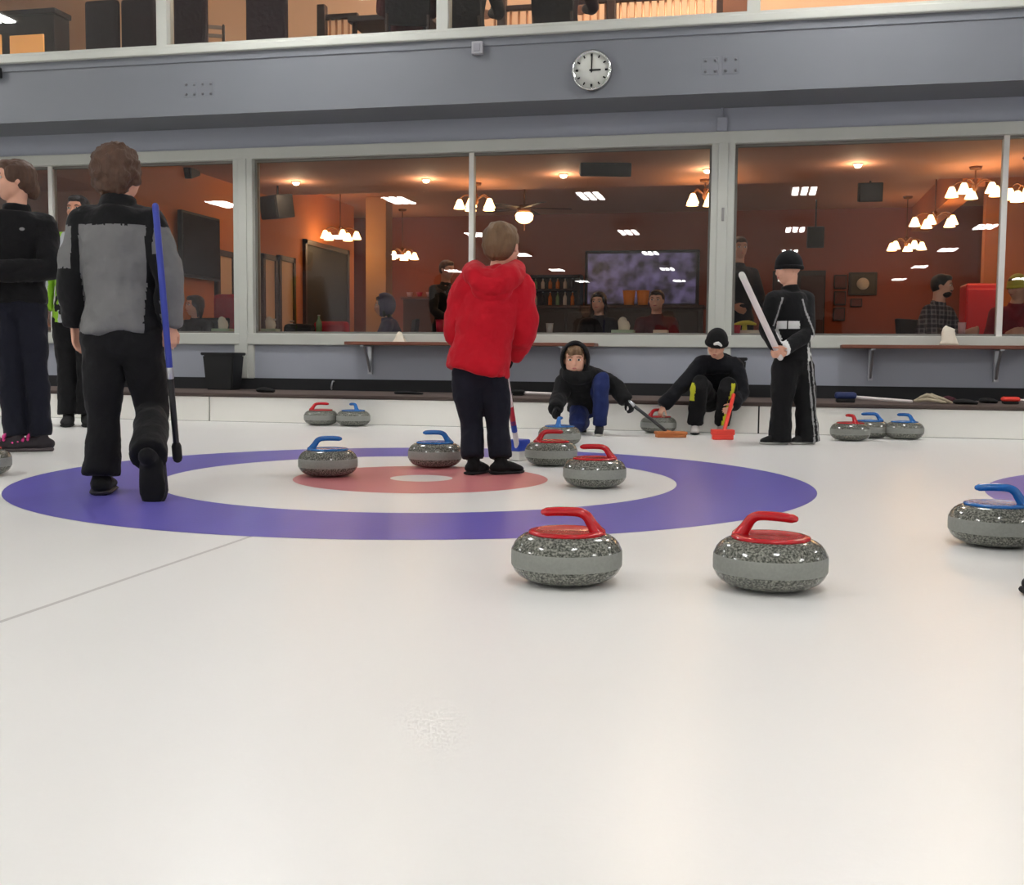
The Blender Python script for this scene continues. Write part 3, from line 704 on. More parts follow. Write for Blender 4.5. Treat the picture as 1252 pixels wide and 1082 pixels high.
P5, J5, B5 = person('kneeling boy in black hooded jacket and blue jeans facing the camera', J, k, .232, W(-.10, -1, -.02), fw=W(-.15, -.95, -.2), jacket_extra=neckroll, top=dict(m=KBLACK, off=.028, fold=.034), pants=dict(m=JEANS, off=.016, hem=.055), hair=dict(m=HAIRL, style='fringe'), hood=KBLACK, gloves=KBLACK,
       shoem=BLACKM, solem=mat('pale_sole', (180, 178, 170), .6))
# --- squatting boy with knitted hat
D = 8.95; k = .80
J = pj(D, hc=(876, 421, .12), nk=(879, 440, .02), pv=(880, 496, -.22), md=(881, 466, -.16), sha=(858, 446, .02), shb=(899, 447, .0), ela=(836, 470, .08), wra=(811, 496, .10), elb=(906, 480, .06), wrb=(895, 496, .18),
       hpa=(870, 498, -.18), kna=(856, 468, .18), ana=(850, 518, .06), toa=(848, 528, .2), hpb=(890, 498, -.18), knb=(890, 470, .18), anb=(882, 518, .04), tob=(880, 528, .2))
J['hem'] = atD(880, 503, D + .2); ground_toes(J, k); J['toa'] = J['ana'] + W(-.03, -.17, -.06); J['tob'] = J['anb'] + W(-.02, -.17, -.06)
J['cua'] = 1.2; J['hda'] = W(-.3, -.1, -.7).normalized(); J['cub'] = 1.3
kb = J['knb'].copy(); ka = J['kna'].copy(); ab = J['anb'].copy()
def pnt(c):
    c0 = np.array(kb); ax = np.array(ab) - c0; L = np.linalg.norm(ax); ax = ax / L; rel = c - c0; t = rel @ ax; lat = rel @ np.array(VR)
    idx = np.zeros(len(c)); idx[(t > -.02) & (t < L) & (lat > .018 - .10 * t / L * .6) & (lat < .052 - .1 * t / L * .6)] = 1
    l2 = (c - np.array(ka)) @ np.array(VR); z2 = c[:, 2] - ka.z; idx[(l2 < -.045) & (z2 > -.14) & (z2 < .0)] = 1
    return idx
P6, J6, B6 = person('squatting boy in black knitted hat and black trousers with yellow stripes', J, k, .21, W(-.25, -.85, -.45), hu=W(0, -.4, .9), fw=W(-.15, -.95, 0), top=dict(m=cloth('blue_black_fabric', (18, 19, 25)), off=.022), pants=dict(m=[KBLACK, KYEL], off=.02, hem=.062, paint=pnt), hat=KBLACK, hair=None,
       shoem=mat('white_grey_trainer', (196, 190, 186), .6), solem=mat('black_sole', (20, 20, 22), .7))
f, u, s_ = hframe(W(-.25, -.85, -.45), W(0, -.4, .9)); c = J6['hc'] + f * .43 * .21 + u * .20 * .21 + s_ * -.02
b = new(); tube(b, [c - VR * .03 + UP * .006, c + VR * .0 + UP * .012, c + VR * .025 - UP * .008], [(.008, .010), (.010, .014), (.006, .008)], seg=8, dense=2); bmchild('emblem', b, KWHITE, P6, B6)
# --- boy standing in profile with a white broom
D = 7.86; k = .80
J = pj(D, hc=(963, 329), nk=(966, 354), pv=(970, 440), sha=(946, 366, .08), shb=(985, 366, -.05), ela=(937, 402, .06), wra=(949, 424, .17), elb=(987, 408, .10), wrb=(958, 428, .20),
       hpa=(960, 448, .03), kna=(956, 495, .04), ana=(954, 532, .04), toa=(932, 541), hpb=(979, 448, -.03), knb=(985, 495), anb=(987, 535), tob=(966, 543, .03))
J['hem'] = atD(970, 443, D); ground_toes(J, k); J['toa'] = J['ana'] + W(-.135, -.03, -.06); J['tob'] = J['anb'] + W(-.12, -.06, -.06); J['cua'] = J['cub'] = 1.2
nk7, fw7 = J['nk'].copy(), W(-.7, -.7, 0); sd7 = W(-.7, .7, 0)
z0, z1 = atD(0, 394, D).z, atD(0, 384, D).z; zs0, zs1 = atD(0, 446, D).z, atD(0, 402, D).z; zsh = atD(0, 362, D).z
shA, shB = np.array(J['sha']), np.array(J['shb'])
def pnt(c):
    rel = c - np.array(nk7); lat = rel @ np.array(VR); tow = -(rel @ np.array(VF)); z = c[:, 2]; idx = np.zeros(len(c))
    idx[(z > z0) & (z < z1) & (lat > -.11) & (lat < .045) & (np.abs(lat + .042) > .006) & (tow > .02)] = 1
    idx[(lat > .108) & (z > zs0) & (z < zs1) & (tow > -.06)] = 1
    idx[(lat < -.05) & (lat > -.13) & (z < z0) & (z > z0 - .22) & (np.abs(lat + .12 - (z0 - z) * .35) < .022) & (tow > .05)] = 1
    for q, sgn in ((-.09, -1), (.075, 1)):
        idx[(np.abs(lat - (q + sgn * (zsh - z) * .28)) < .007) & (z < zsh + .03) & (z > z0 - (.2 if sgn > 0 else -.02)) & (tow > -.03)] = 2
    return idx
h7 = np.array(J['hpb']); a7 = np.array(J['anb'])
def pnt2(c):
    t = np.clip((h7[2] - c[:, 2]) / (h7[2] - a7[2]), 0, 1)[:, None]; rel = c - (h7 * (1 - t) + a7 * t); lat = rel @ np.array(VR); tow = -(rel @ np.array(VF)); idx = np.zeros(len(c))
    idx[((np.abs(lat - .030) < .006) | (np.abs(lat - .062) < .006)) & (tow > 0)] = 1
    return idx
person('boy standing in black knitted hat and black tracksuit with white panels', J, k, .212, W(-.93, -.3, -.12), fw=W(-.7, -.7, 0), top=dict(m=[KBLACK, KWHITE, KSILV], off=.022, paint=pnt, hemr=(.14, .115), fold=.008), pants=dict(m=[KBLACK, KSILV], off=.026, hem=.082, paint=pnt2, t1=1.25), hat=KBLACK,
       shoem=BLACKM, solem=mat('white_sole', (190, 188, 182), .6))
# --- player mostly beyond the right picture edge
g = G(1264, 726); D = depth(g); k = .9
J = {n: g + W(*v) for n, v in dict(hc=(.28, .0, 1.40), nk=(.28, .02, 1.24), pv=(.28, .04, .80), sha=(.14, .02, 1.16), shb=(.42, .02, 1.16), ela=(.12, .05, .92), wra=(.14, -.02, .72), elb=(.46, .05, .92), wrb=(.46, -.02, .72),
     hpa=(.20, .04, .76), kna=(.19, .02, .42), ana=(.17, .05, .0785), toa=(-.02, -.02, .01), hpb=(.36, .04, .76), knb=(.38, .02, .42), anb=(.42, .08, .0785), tob=(.3, -.06, .01)).items()}
person('player in black clothes at the right picture edge, only a shoe tip showing', J, k, .22, W(-.7, -.7, 0), fw=W(-.5, -.8, 0), top=dict(m=KBLACK), pants=dict(m=KBLACK, hem=.07), hair=dict(m=HAIRD), shoem=BLACKM)

# ================================================================== BROOMS
def broom(label, top, bot, segs, headm, hdir, hsize=(.20, .06, .045), rad=.0135, extra=None):
    """segs: (t0, t1, material, radius factor) from the bottom; the head is a bristle pad under a plate"""
    top, bot = Vector(top), Vector(bot); t = thing('curling_broom', label, 'broom', bot, group='curling brooms')
    for i, (a, c, m, rf) in enumerate(segs):
        b = new(); tube(b, [bot.lerp(top, a), bot.lerp(top, c)], [rad * rf] * 2, seg=12, cap='round'); bmchild(('shaft', 'grip', 'band', 'sleeve')[min(i, 3)], b, m, t, bot)
    if headm:
        h = Vector(hdir).normalized(); n = UP.copy(); s = h.cross(n).normalized(); L, w_, hgt = hsize; c = Vector(bot)
        Mx = Matrix((( h.x, s.x, n.x, c.x), (h.y, s.y, n.y, c.y), (h.z, s.z, n.z, c.z), (0, 0, 0, 1)))
        b = new(); tm = new(); bbox(tm, -L / 2, L / 2, -w_ / 2, w_ / 2, hgt * .45 - .02, hgt - .02, .008); merge(b, tm, Mx); hd = bmchild('brush_head', b, headm[0], t, bot)
        b = new(); tm = new(); bbox(tm, -L / 2 + .008, L / 2 - .008, -w_ / 2 + .006, w_ / 2 - .006, -.02, hgt * .5 - .02, .006); merge(b, tm, Mx); bmchild('bristle_pad', b, headm[1], hd, bot)
        b = new(); tube(b, [bot + n * (hgt * .6 - .02), bot.lerp(top, .06)], [rad * 1.7, rad * 1.3], seg=10); bmchild('socket', b, headm[2], t, bot)
    return t
BLUEP = mat('royal_blue_plastic', (28, 62, 170), .4); DBLUE = mat('violet_blue_shaft', (52, 66, 160), .4); WSH = mat('white_broom_shaft', (226, 216, 214), .4); REDP = mat('coral_red_plastic', (236, 66, 52), .45); TAN = mat('tan_orange_pad', (188, 112, 60), .7); BSH = mat('black_shaft', (24, 24, 26), .35)
g = G(217, 560); g.z = .022
broom('broom with blue upper shaft and black lower shaft held by the walking boy', atD(190, 252, 4.47), atD(217, 560, 4.72), [(.0, .36, BSH, .95), (.34, 1, DBLUE, .98), (.33, .37, METAL, 1.05), (.0, .05, BLACKM, 1.5)], None, W(1, 0, 0))
g = G(634, 563); g.z = .022
broom('broom with white shaft and royal blue head held by the red jacket boy', atD(612, 418, 5.86), g, [(.04, 1, WSH, 1.15), (.30, .46, mat('red_band', (190, 40, 60), .4), 1.22), (.24, .34, BLUEP, 1.22)], (BLUEP, WHITEP, BLUEP), W(.6, .8, 0), (.11, .09, .12))
g = G(820, 535); g.z = .022
broom('broom with dark shaft and tan pad lying toward the gripped stone', atD(757, 482, 8.55), g, [(.04, 1, BSH, .95), (.72, .80, METAL, 1.3)], (TAN, TAN, TAN), W(1, .12, 0), (.24, .09, .045))
g = G(876, 538); g.z = .022
broom('coral red broom with wide red head leaning by the squatting boy', atD(897, 483, 8.70), g + W(.05, .03, 0), [(.02, 1, REDP, 1.1)], (REDP, REDP, REDP), W(1, .0, 0), (.17, .07, .075))
broom('white broom shaft held slanting up before the standing boy', atD(907, 336, 7.55), atD(954, 437, 7.66), [(.0, 1, WSH, 1.6), (.95, 1, WHITEP, 1.65)], None, W(1, 0, 0))
def lying_broom(label, pxa, pxh, py, Y, m, headm, hl=.17, hh_=.085):
    a, h = at(pxa, py, Y), at(pxh, py, Y); z = LZ + .0
    base = Vector((h.x, h.y, z)); t = thing('curling_broom', label, 'broom', base, group='curling brooms')
    sg = 1 if a.x > h.x else -1
    b = new(); tube(b, [(h.x, Y, z + hh_ * .5), (a.x, Y, z + .016)], [.015, .0145], seg=10); bmchild('shaft', b, m, t, base)
    b = new(); bbox(b, min(h.x, h.x - sg * hl), max(h.x, h.x - sg * hl), Y - .05, Y + .05, z + hh_ * .35, z + hh_, .02); hd = bmchild('brush_head', b, headm, t, base)
    b = new(); bbox(b, min(h.x - sg * .01, h.x - sg * (hl - .01)), max(h.x - sg * .01, h.x - sg * (hl - .01)), Y - .045, Y + .045, z, z + hh_ * .4, .012); bmchild('bristle_pad', b, BLACKM, hd, base)
    return t
lying_broom('broom with dark blue head lying on the walkway beside the rope mop', 1114, 1047, 486, 9.5, WSH, mat('navy_head', (26, 44, 96), .5))
lying_broom('broom with white shaft and red head lying at the right end of the walkway', 1300, 1247, 484, 9.75, WSH, REDP, .14, .06)
lying_broom('broom with white shaft lying on the walkway behind the red jacket boy', 690, 642, 481, 9.9, WSH, BLACKM, .12, .05)

# ================================================================== THINGS ON AND ALONG THE WALKWAY
def bin_(label, pxc, pw, ptop, Y):
    p = at(pxc, ptop, Y); t = thing('waste_bin', label, 'bin', (p.x, Y, LZ), group='black bins on the walkway'); w2 = pw * depth(p) / FPX / 2; h = p.z - LZ
    b = new(); lo = .80
    for (z, s) in ((0, lo), (h * .9, .97), (h, 1.0)): pass
    def frus(b, z0, s0, z1, s1, dy=.72):
        v = [b.verts.new((sx * s * w2, sy * s * w2 * dy, z)) for z, s in ((z0, s0), (z1, s1)) for sx, sy in ((-1, -1), (1, -1), (1, 1), (-1, 1))]
        for q in ((3, 2, 1, 0), (0, 1, 5, 4), (1, 2, 6, 5), (2, 3, 7, 6), (3, 0, 4, 7), (4, 5, 6, 7)): b.faces.new([v[i] for i in q])
    frus(b, 0, lo, h * .93, .95); bmesh.ops.bevel(b, geom=b.edges[:], offset=.012, segments=2, affect='EDGES'); obj('tub', b, BLACKP, t)
    b = new(); frus(b, h * .92, 1.02, h, 1.04); bmesh.ops.bevel(b, geom=b.edges[:], offset=.006, segments=2, affect='EDGES'); obj('rim', b, BLACKP, t)
    return t
bin_('square black plastic bin on the walkway under the window post', 273, 43, 431, 10.22)
bin_('black plastic bin on the walkway behind the squatting boy', 894, 38, 437, 10.20)
# rope mop head
c = at(1138, 487, 9.55); base = Vector((c.x, 9.55, LZ)); b = new()
for i in range(26):
    a = random.uniform(-.12, .12); y = random.uniform(-.06, .06)
    tube(b, [base + Vector((-.12 + abs(a) * .2, y * .4, .022)), base + Vector((a * .4, y + random.uniform(-.02, .02), .03 + random.uniform(.0, .045))), base + Vector((.10 + random.uniform(-.03, .05), y * 1.2, .014))], [.012, .014, .010], seg=6, dense=2)
tag(obj('rope_mop', b, mat('beige_cotton_rope', (176, 164, 140), .9, var=.2, scale=40), base=base), 'beige tangled cotton rope mop head lying on the walkway', 'mop')
def wedge(name, label, px0, px1, py, Y, h, m, cat):
    a, c = at(px0, py, Y), at(px1, py, Y); base = Vector(((a.x + c.x) / 2, Y, LZ)); b = new(); L = (c.x - a.x) / 2
    tube(b, [base + Vector((-L, 0, h * .45)), base + Vector((-L * .3, 0, h * .5)), base + Vector((L * .4, 0, h * .42)), base + Vector((L, 0, h * .3))], [(.035, h * .4), (.05, h * .5), (.045, h * .42), (.03, h * .3)], side=(0, 1, 0), seg=12, dense=3)
    return tag(obj(name, b, m, base=base), label, cat)
wedge('hockey_shoe', 'black shoe lying on the walkway beside the left bin', 316, 334, 477, 9.6, .05, BLACKM, 'shoe')
wedge('slider_pad', 'flat black slider lying on the walkway left of the red jacket boy', 484, 516, 479, 9.7, .03, BLACKM, 'slider')
wedge('slider_pad', 'flat black slider lying right of the rope mop', 1168, 1194, 489, 9.5, .045, BLACKM, 'slider')
wedge('glove', 'dark maroon glove with white tab next to the rope mop', 1154, 1168, 484, 9.8, .06, mat('maroon_glove', (70, 22, 34), .8), 'glove')
wedge('glove', 'dark glove on the walkway by the red broom head', 1200, 1218, 486, 9.85, .05, BLACKM, 'glove')
# hook on the skirting
p = at(408, 470, YW - .03); b = new(); tube(b, [(p.x, YW - .02, p.z + .03), (p.x, YW - .06, p.z + .03), (p.x - .01, YW - .07, p.z - .03), (p.x - .015, YW - .05, p.z - .045)], [.008] * 4, seg=8, dense=2)
tag(obj('coat_hook', b, METAL, base=(p.x, YW - .02, p.z)), 'small metal hook on the black skirting', 'hook')
# wall shelves
def shelf(label, px0, px1, pz, brackets, X1=None):
    a = at(px0, pz, YW - .28); c = at(px1, pz, YW - .28); x1 = c.x if X1 is None else X1; z = a.z
    t = thing('wall_shelf', label, 'shelf', (a.x, YW - .05, z), group='brown wall shelves'); base = Vector((a.x, YW - .05, z))
    b = new(); bbox(b, a.x, x1, YW - .29, YW - .046, z - .016, z + .016, .005); bmchild('shelf_board', b, WOOD, t, base)
    for px in brackets:
        q = at(px, pz + 10, YW - .05).x; b = new()
        box(b, q - .02, q + .02, YW - .052, YW - .001, z - .30, z - .016); box(b, q - .018, q + .018, YW - .27, YW - .05, z - .03, z - .016)
        tube(b, [(q, YW - .055, z - .27), (q, YW - .12, z - .14), (q, YW - .22, z - .03)], [(.014, .012)] * 3, seg=8, dense=3); bmchild('bracket', b, METAL, t, base)
    return z + .016
zs = shelf('brown wooden wall shelf with napkin, behind the red jacket boy', 421, 727, 419.5, (452, 690))
zs2 = shelf('long brown wooden wall shelf at the right', 1029, 1252, 423.5, (1065, 1219), X1=3.6)
NAPK = mat('white_paper_napkin', (232, 222, 204), .8)
def napkin(label, px, py, Y, z, w_=.10, h=.10, lean=.0, name='paper_napkin'):
    p = at(px, py, Y); base = Vector((p.x, Y, z)); b = new()
    v = [b.verts.new(q) for q in ((-w_, -.05, .0), (w_ * 1.1, -.05, .0), (w_ * .9, .05, 0), (-w_, .05, 0), (-w_ * .25 + lean, -.012, h), (w_ * .2 + lean, .0, h * .96), (w_ * .15 + lean, .016, h * .9), (-w_ * .2 + lean, .012, h * .93))]
    for q in ((3, 2, 1, 0), (0, 1, 5, 4), (1, 2, 6, 5), (2, 3, 7, 6), (3, 0, 4, 7), (4, 5, 6, 7)): b.faces.new([v[i] for i in q])
    bmesh.ops.subdivide_edges(b, edges=b.edges[:], cuts=2, use_grid_fill=True)
    for q in b.verts:
        if q.co.z > .004: q.co += Vector((random.uniform(-.006, .006), random.uniform(-.006, .006), random.uniform(-.003, .003)))
    return tag(obj(name, b, NAPK, loc=base), label, 'napkin')
napkin('crumpled white napkin standing on the brown shelf left of the red jacket', 489, 408, YW - .16, zs, .06, .10)
p = at(1161, 402, YW - .16); b = new()
tube(b, [(0, 0, .006), (.0, 0, .05), (-.008, .004, .11), (.006, 0, .155)], [(.085, .05), (.062, .04), (.058, .036), (.045, .025)], side=(1, 0, 0), seg=14, dense=2, cap='flat')
for q in b.verts: q.co += Vector((random.uniform(-.005, .005), random.uniform(-.005, .005), 0))
tag(obj('paper_napkin', b, NAPK, loc=(p.x, YW - .16, zs2)), 'bunched white napkin on the long right shelf under the plaid man', 'napkin')
# clock, box, bolts on the fascia
p = at(724, 87, YF); t = thing('wall_clock', 'round white wall clock with chrome rim reading three o clock', 'clock', (p.x, YF, p.z)); RC = .178
Rx = Matrix.Rotation(math.pi / 2, 4, 'X')
def lx(prof, m, name, parent, seg=48):
    b = new(); tm = new(); lathe(tm, prof, seg); merge(b, tm, Rx); return obj(name, b, m, parent)
lx([(0, 0), (RC, 0), (RC, .03), (RC - .008, .045), (RC - .022, .048), (RC - .026, .03), (0, .03)], CHROME, 'rim', t)
fc = lx([(0, .02), (RC - .024, .02), (RC - .024, .033), (0, .034)], mat('clock_face', (206, 208, 200), .5), 'face', t)
for i in range(12):
    a = i * math.pi / 6; b = new(); r0, r1 = (.118, .142); w_ = .006 if i % 3 else .009
    tm = new(); box(tm, -w_, w_, -.0375, -.0345, r0, r1); merge(b, tm, Matrix.Rotation(a, 4, 'Y')); obj('hour_mark', b, BLACKM, fc)
for nm, a, L, w_ in (('hour_hand', math.pi / 2, .082, .007), ('minute_hand', .03, .125, .0055)):
    b = new(); tm = new(); box(tm, -w_, w_, -.041, -.038, -.02, L); merge(b, tm, Matrix.Rotation(a, 4, 'Y')); obj(nm, b, BLACKM, t)
p = at(585, 60, YF); b = new(); bbox(b, -.05, .05, -.06, 0, -.055, .055, .008); o = tag(obj('sensor_box', b, mat('pale_grey_box', (168, 168, 174), .5), loc=(p.x, YF, p.z)), 'small pale grey square box on the overhang left of the clock', 'sensor')
b = new(); bbox(b, -.03, .03, -.068, -.055, -.035, .035, .005); obj('cover', b, mat('grey_cover', (150, 150, 156), .5), o)
p = at(-2, 90, YF); b = new(); bbox(b, -.05, .05, -.07, 0, -.05, .05, .01); tag(obj('dark_fixture', b, BLACKP, loc=(p.x, YF, p.z)), 'small dark box fixture at the left end of the overhang', 'fixture')
for nm, px, py in (('left', 243, 109), ('right', 881, 80)):
    p = at(px, py, YF); t = thing('bolt_plate', 'eight faint bolt heads in two squares on the overhang, %s' % ('above the walking boy' if nm == 'left' else 'right of the clock'), 'bolts', (p.x, YF, p.z))
    for gx in (-.085, .085):
        b = new(); bbox(b, gx - .07, gx + .07, -.004, .0, -.075, .075, .002); obj('plate', b, FASCIA, t)
        for dx in (-.042, .042):
            for dz in (-.045, .045):
                b = new(); tm = new(); lathe(tm, [(0, 0), (.014, 0), (.014, .008), (.009, .014), (0, .014)], 6); merge(b, tm, Matrix.Translation((gx + dx, -.003, dz)) @ Rx); obj('bolt', b, mat('grey_bolt', (112, 112, 118), .5), t)
p = at(883, 152, YW); b = new(); bbox(b, -.05, .05, -.05, 0, -.07, .06, .01); o = tag(obj('junction_box', b, BLUEWALL, loc=(p.x, YW, p.z)), 'small painted junction box above the right window post', 'box')
b = new(); tube(b, [(0, -.02, .05), (0, -.02, .16)], [.012, .012], seg=8); obj('conduit', b, BLUEWALL, o)
p = at(884, 262, YW - .06); b = new(); bbox(b, -.012, .012, -.02, .0, -.06, .06, .004); tag(obj('thermometer', b, mat('grey_thermo', (150, 148, 146), .4), loc=(p.x, YW - .05, p.z)), 'slim grey thermometer on the right window post', 'thermometer')

# ================================================================== LOUNGE BEHIND THE GLASS
def px(a, b, Y): return at(a, b, Y)
WARM = mat('lit_warm_glass_shade', (255, 226, 180), .4, emit=(255, 206, 140), estr=7.0)
BRONZE = mat('bronze_lamp_metal', (120, 76, 44), .4, metal=.6)
def point(loc, e, parent=None, col=(1.0, .62, .34), r=.05):
    l = bpy.data.lights.new('lamp_light', 'POINT'); l.energy = e; l.color = col; l.shadow_soft_size = r
    o = bpy.data.objects.new('bulb_light', l); COL.objects.link(o); o.location = loc
    if parent: o.parent = parent
    return o
def chandelier(label, pxc, pyc, Y, n=5, rad=.24, e=1.0, ceil=None, rot=0.0):
    p = at(pxc, pyc, Y); zc = (CZ2 if Y > 14 else CZ1) if ceil is None else ceil
    t = thing('chandelier', label, 'chandelier', (p.x, Y, p.z), group='bell shade chandeliers in the lounge')
    b = new(); lathe(b, [(0, zc - p.z), (.07, zc - p.z), (.06, zc - p.z - .03), (.012, zc - p.z - .04), (0, zc - p.z - .04)], 16); obj('canopy', b, BRONZE, t)
    b = new(); tube(b, [(0, 0, .10), (0, 0, zc - p.z - .03)], [.008, .008], seg=6, cap='flat'); obj('rod', b, BRONZE, t)
    b = new(); lathe(b, [(0, -.02), (.02, -.01), (.035, .03), (.02, .08), (.03, .11), (0, .13)], 14); obj('hub', b, BRONZE, t)
    for i in range(n):
        a = rot + i * 2 * math.pi / n; c, s = math.cos(a), math.sin(a)
        b = new(); tube(b, [(.02 * c, .02 * s, .05), (.10 * c, .10 * s, .10), (.19 * c * rad / .24, .19 * s * rad / .24, .09), (rad * c, rad * s, .045)], [.008] * 4, seg=6, dense=2); ar = obj('arm', b, BRONZE, t)
        b = new(); lathe(b, [(0, .05), (.022, .048), (.034, .03), (.048, -.01), (.066, -.05), (.072, -.065), (.060, -.055), (.0, -.03)], 16, (rad * c, rad * s, 0)); obj('lamp_shade', b, WARM, ar)
    point((0, 0, -.14), CHAND * e, t, r=.2)
    return t
chandelier('bell shade chandelier by the orange wall and cream doors', 416, 287, 15.6, rot=.2)
chandelier('small distant chandelier above the purple hooded woman', 492, 312, 17.6, rot=.5, rad=.20)
chandelier('bell shade chandelier cut by the thin mullion above the red jacket boy', 582, 249, 13.4, rot=.9, rad=.20)
chandelier('bell shade chandelier beside the left edge of the right window post', 862, 243, 13.6, rot=.1, rad=.18)
chandelier('large bright chandelier at upper right near the orange beam', 1192, 232, 13.2, rot=.3, rad=.24)
chandelier('middle chandelier of the three stepping back at right', 1143, 270, 15.2, rot=.6, rad=.24)
chandelier('furthest chandelier of the three stepping back at right', 1108, 300, 17.4, rot=.1, rad=.22)
chandelier('chandelier at the far right picture edge', 1257, 236, 12.7, rot=.7, rad=.18)
# ceiling fan with light
p = at(641, 266, 14.6); t = thing('ceiling_fan', 'ceiling fan with glowing bowl light above the red jacket boy', 'fan', (p.x, 14.6, p.z))
b = new(); tube(b, [(0, 0, .1), (0, 0, CZ2 - p.z)], [.014, .014], seg=8, cap='flat'); obj('rod', b, BRONZE, t)
b = new(); lathe(b, [(0, .17), (.06, .165), (.10, .13), (.10, .09), (.05, .06), (0, .05)], 20); obj('motor', b, BRONZE, t)
for i in range(5):
    a = i * 2 * math.pi / 5 + .3; tm = new(); bbox(tm, .10, .62, -.06, .06, .118, .128, .004); b = new(); merge(b, tm, Matrix.Rotation(a, 4, 'Z') @ Matrix.Rotation(.15, 4, 'X')); obj('blade', b, DARKWOOD, t)
b = new(); lathe(b, [(0, -.08), (.06, -.07), (.11, -.03), (.12, .03), (.10, .06), (0, .06)], 20); obj('lamp_bowl', b, WARM, t)
b = new(); tube(b, [(0, 0, -.08), (0, 0, -.16)], [.006, .01], seg=6); obj('pull_cord', b, BRONZE, t)
point((0, 0, -.2), CHAND * .8, t, r=.15)
# recessed spots in the front ceiling
SPOT = mat('lit_recessed_lens', (255, 236, 206), .4, emit=(255, 226, 184), estr=9.0)
for i, (x, y, nm) in enumerate(((362, 222, 'left of the pillar'), (521, 219, 'left of the thin mullion'), (689, 213, 'left of the black hanging speaker'), (1049, 200, 'above the standing boy at right'), (865, 207, 'beside the right window post'), (205, 222, 'near the left window head'))):
    p = G(x, y, CZ1); t = thing('recessed_light', 'small round recessed ceiling spot ' + nm, 'light', (p.x, p.y, CZ1), group='recessed spots in the lounge ceiling')
    b = new(); lathe(b, [(.035, -.002), (.055, -.004), (.055, -.012), (.04, -.016), (.035, -.002)], 20); obj('ring', b, WHITEP, t)
    b = new(); lathe(b, [(0, -.003), (.04, -.003), (.042, -.02), (.03, -.04), (0, -.048)], 18); obj('lens', b, SPOT, t)
    point((0, 0, -.12), 7.0, t, (1, .72, .46), .05)
# hanging speakers and televisions
def speaker(label, pxc, pyc, pw, ph, Y, rz=0.0, tilt=.15):
    p = at(pxc, pyc, Y); d = depth(p); w2, h2 = pw * d / FPX / 2, ph * d / FPX / 2; zc = CZ2 if Y > 14 else CZ1
    t = thing('hanging_speaker', label, 'speaker', (p.x, Y, p.z), rz, 'black speakers in the lounge'); R_ = Matrix.Rotation(tilt, 4, 'X')
    b = new(); tm = new(); bbox(tm, -w2, w2, -.12, .14, -h2, h2, .01); merge(b, tm, R_); obj('cabinet', b, BLACKP, t)
    b = new(); tm = new(); bbox(tm, -w2 * .92, w2 * .92, -.135, -.118, -h2 * .92, h2 * .92, .006); merge(b, tm, R_); obj('grille', b, mat('dark_grille_cloth', (34, 32, 32), .9), t)
    if zc - p.z > h2: b = new(); tube(b, [(0, .02, h2 * .6), (0, .02, zc - p.z)], [.012, .012], seg=8, cap='flat'); obj('bracket', b, BLACKP, t)
speaker('wide black flat box hung under the ceiling in the middle window', 740, 201, 62, 27, 12.4, .22, .25)
speaker('square black speaker hung in the right window', 1064, 235, 28, 23, 14.3)
speaker('small black speaker further back in the right window', 997, 290, 20, 25, 17.5)
speaker('black speaker on the left beside the orange wall', 338, 253, 34, 28, 13.2, -.5)
speaker('dark flat panel under the ceiling in the left window', 217, 210, 46, 14, 11.9, .1, .3)
a, c = atX(214, 300, LW), atX(261, 300, LW); t = thing('wall_television', 'switched off black television on the orange wall in the left window', 'television', (LW + .06, (a.y + c.y) / 2, a.z)); w2 = (c.y - a.y) / 2
b = new(); bbox(b, -.03, .03, -w2, w2, -.34, .40, .01); obj('casing', b, BLACKP, t)
b = new(); box(b, .0305, .034, -w2 * .95, w2 * .95, -.31, .37); obj('screen', b, mat('off_screen', (30, 31, 33), .2), t)
b = new(); box(b, -.062, -.028, -.1, .1, -.1, .1); obj('wall_bracket', b, METAL, t)
# big television on the back wall, cloudy violet picture
def tv_mat():
    m = bpy.data.materials.new('violet_television_picture'); m.use_nodes = True; nt = m.node_tree; b = nt.nodes['Principled BSDF']
    tc = nt.nodes.new('ShaderNodeTexCoord'); n = nt.nodes.new('ShaderNodeTexNoise'); n.inputs['Scale'].default_value = 6; n.inputs['Detail'].default_value = 4; nt.links.new(tc.outputs['Object'], n.inputs['Vector'])
    r = nt.nodes.new('ShaderNodeValToRGB'); e = r.color_ramp.elements; e[0].position = .36; e[0].color = rgb(26, 20, 34); e[1].position = .68; e[1].color = rgb(118, 104, 150)
    nt.links.new(n.outputs['Fac'], r.inputs[0]); nt.links.new(r.outputs[0], b.inputs['Emission Color']); b.inputs['Emission Strength'].default_value = .55; b.inputs['Base Color'].default_value = (.01, .01, .012, 1); b.inputs['Roughness'].default_value = .3
    return m
a, c = at(716, 307, LB - .08), at(854, 375, LB - .08); t = thing('wall_television', 'big television with a hazy violet picture on the back wall', 'television', ((a.x + c.x) / 2, LB - .08, (a.z + c.z) / 2)); w2, h2 = (c.x - a.x) / 2, (a.z - c.z) / 2
b = new(); bbox(b, -w2, w2, -.04, .08, -h2, h2, .012); obj('casing', b, BLACKP, t)
b = new(); box(b, -w2 + .05, w2 - .05, -.044, -.0395, -h2 + .05, h2 - .05); obj('screen', b, tv_mat(), t)
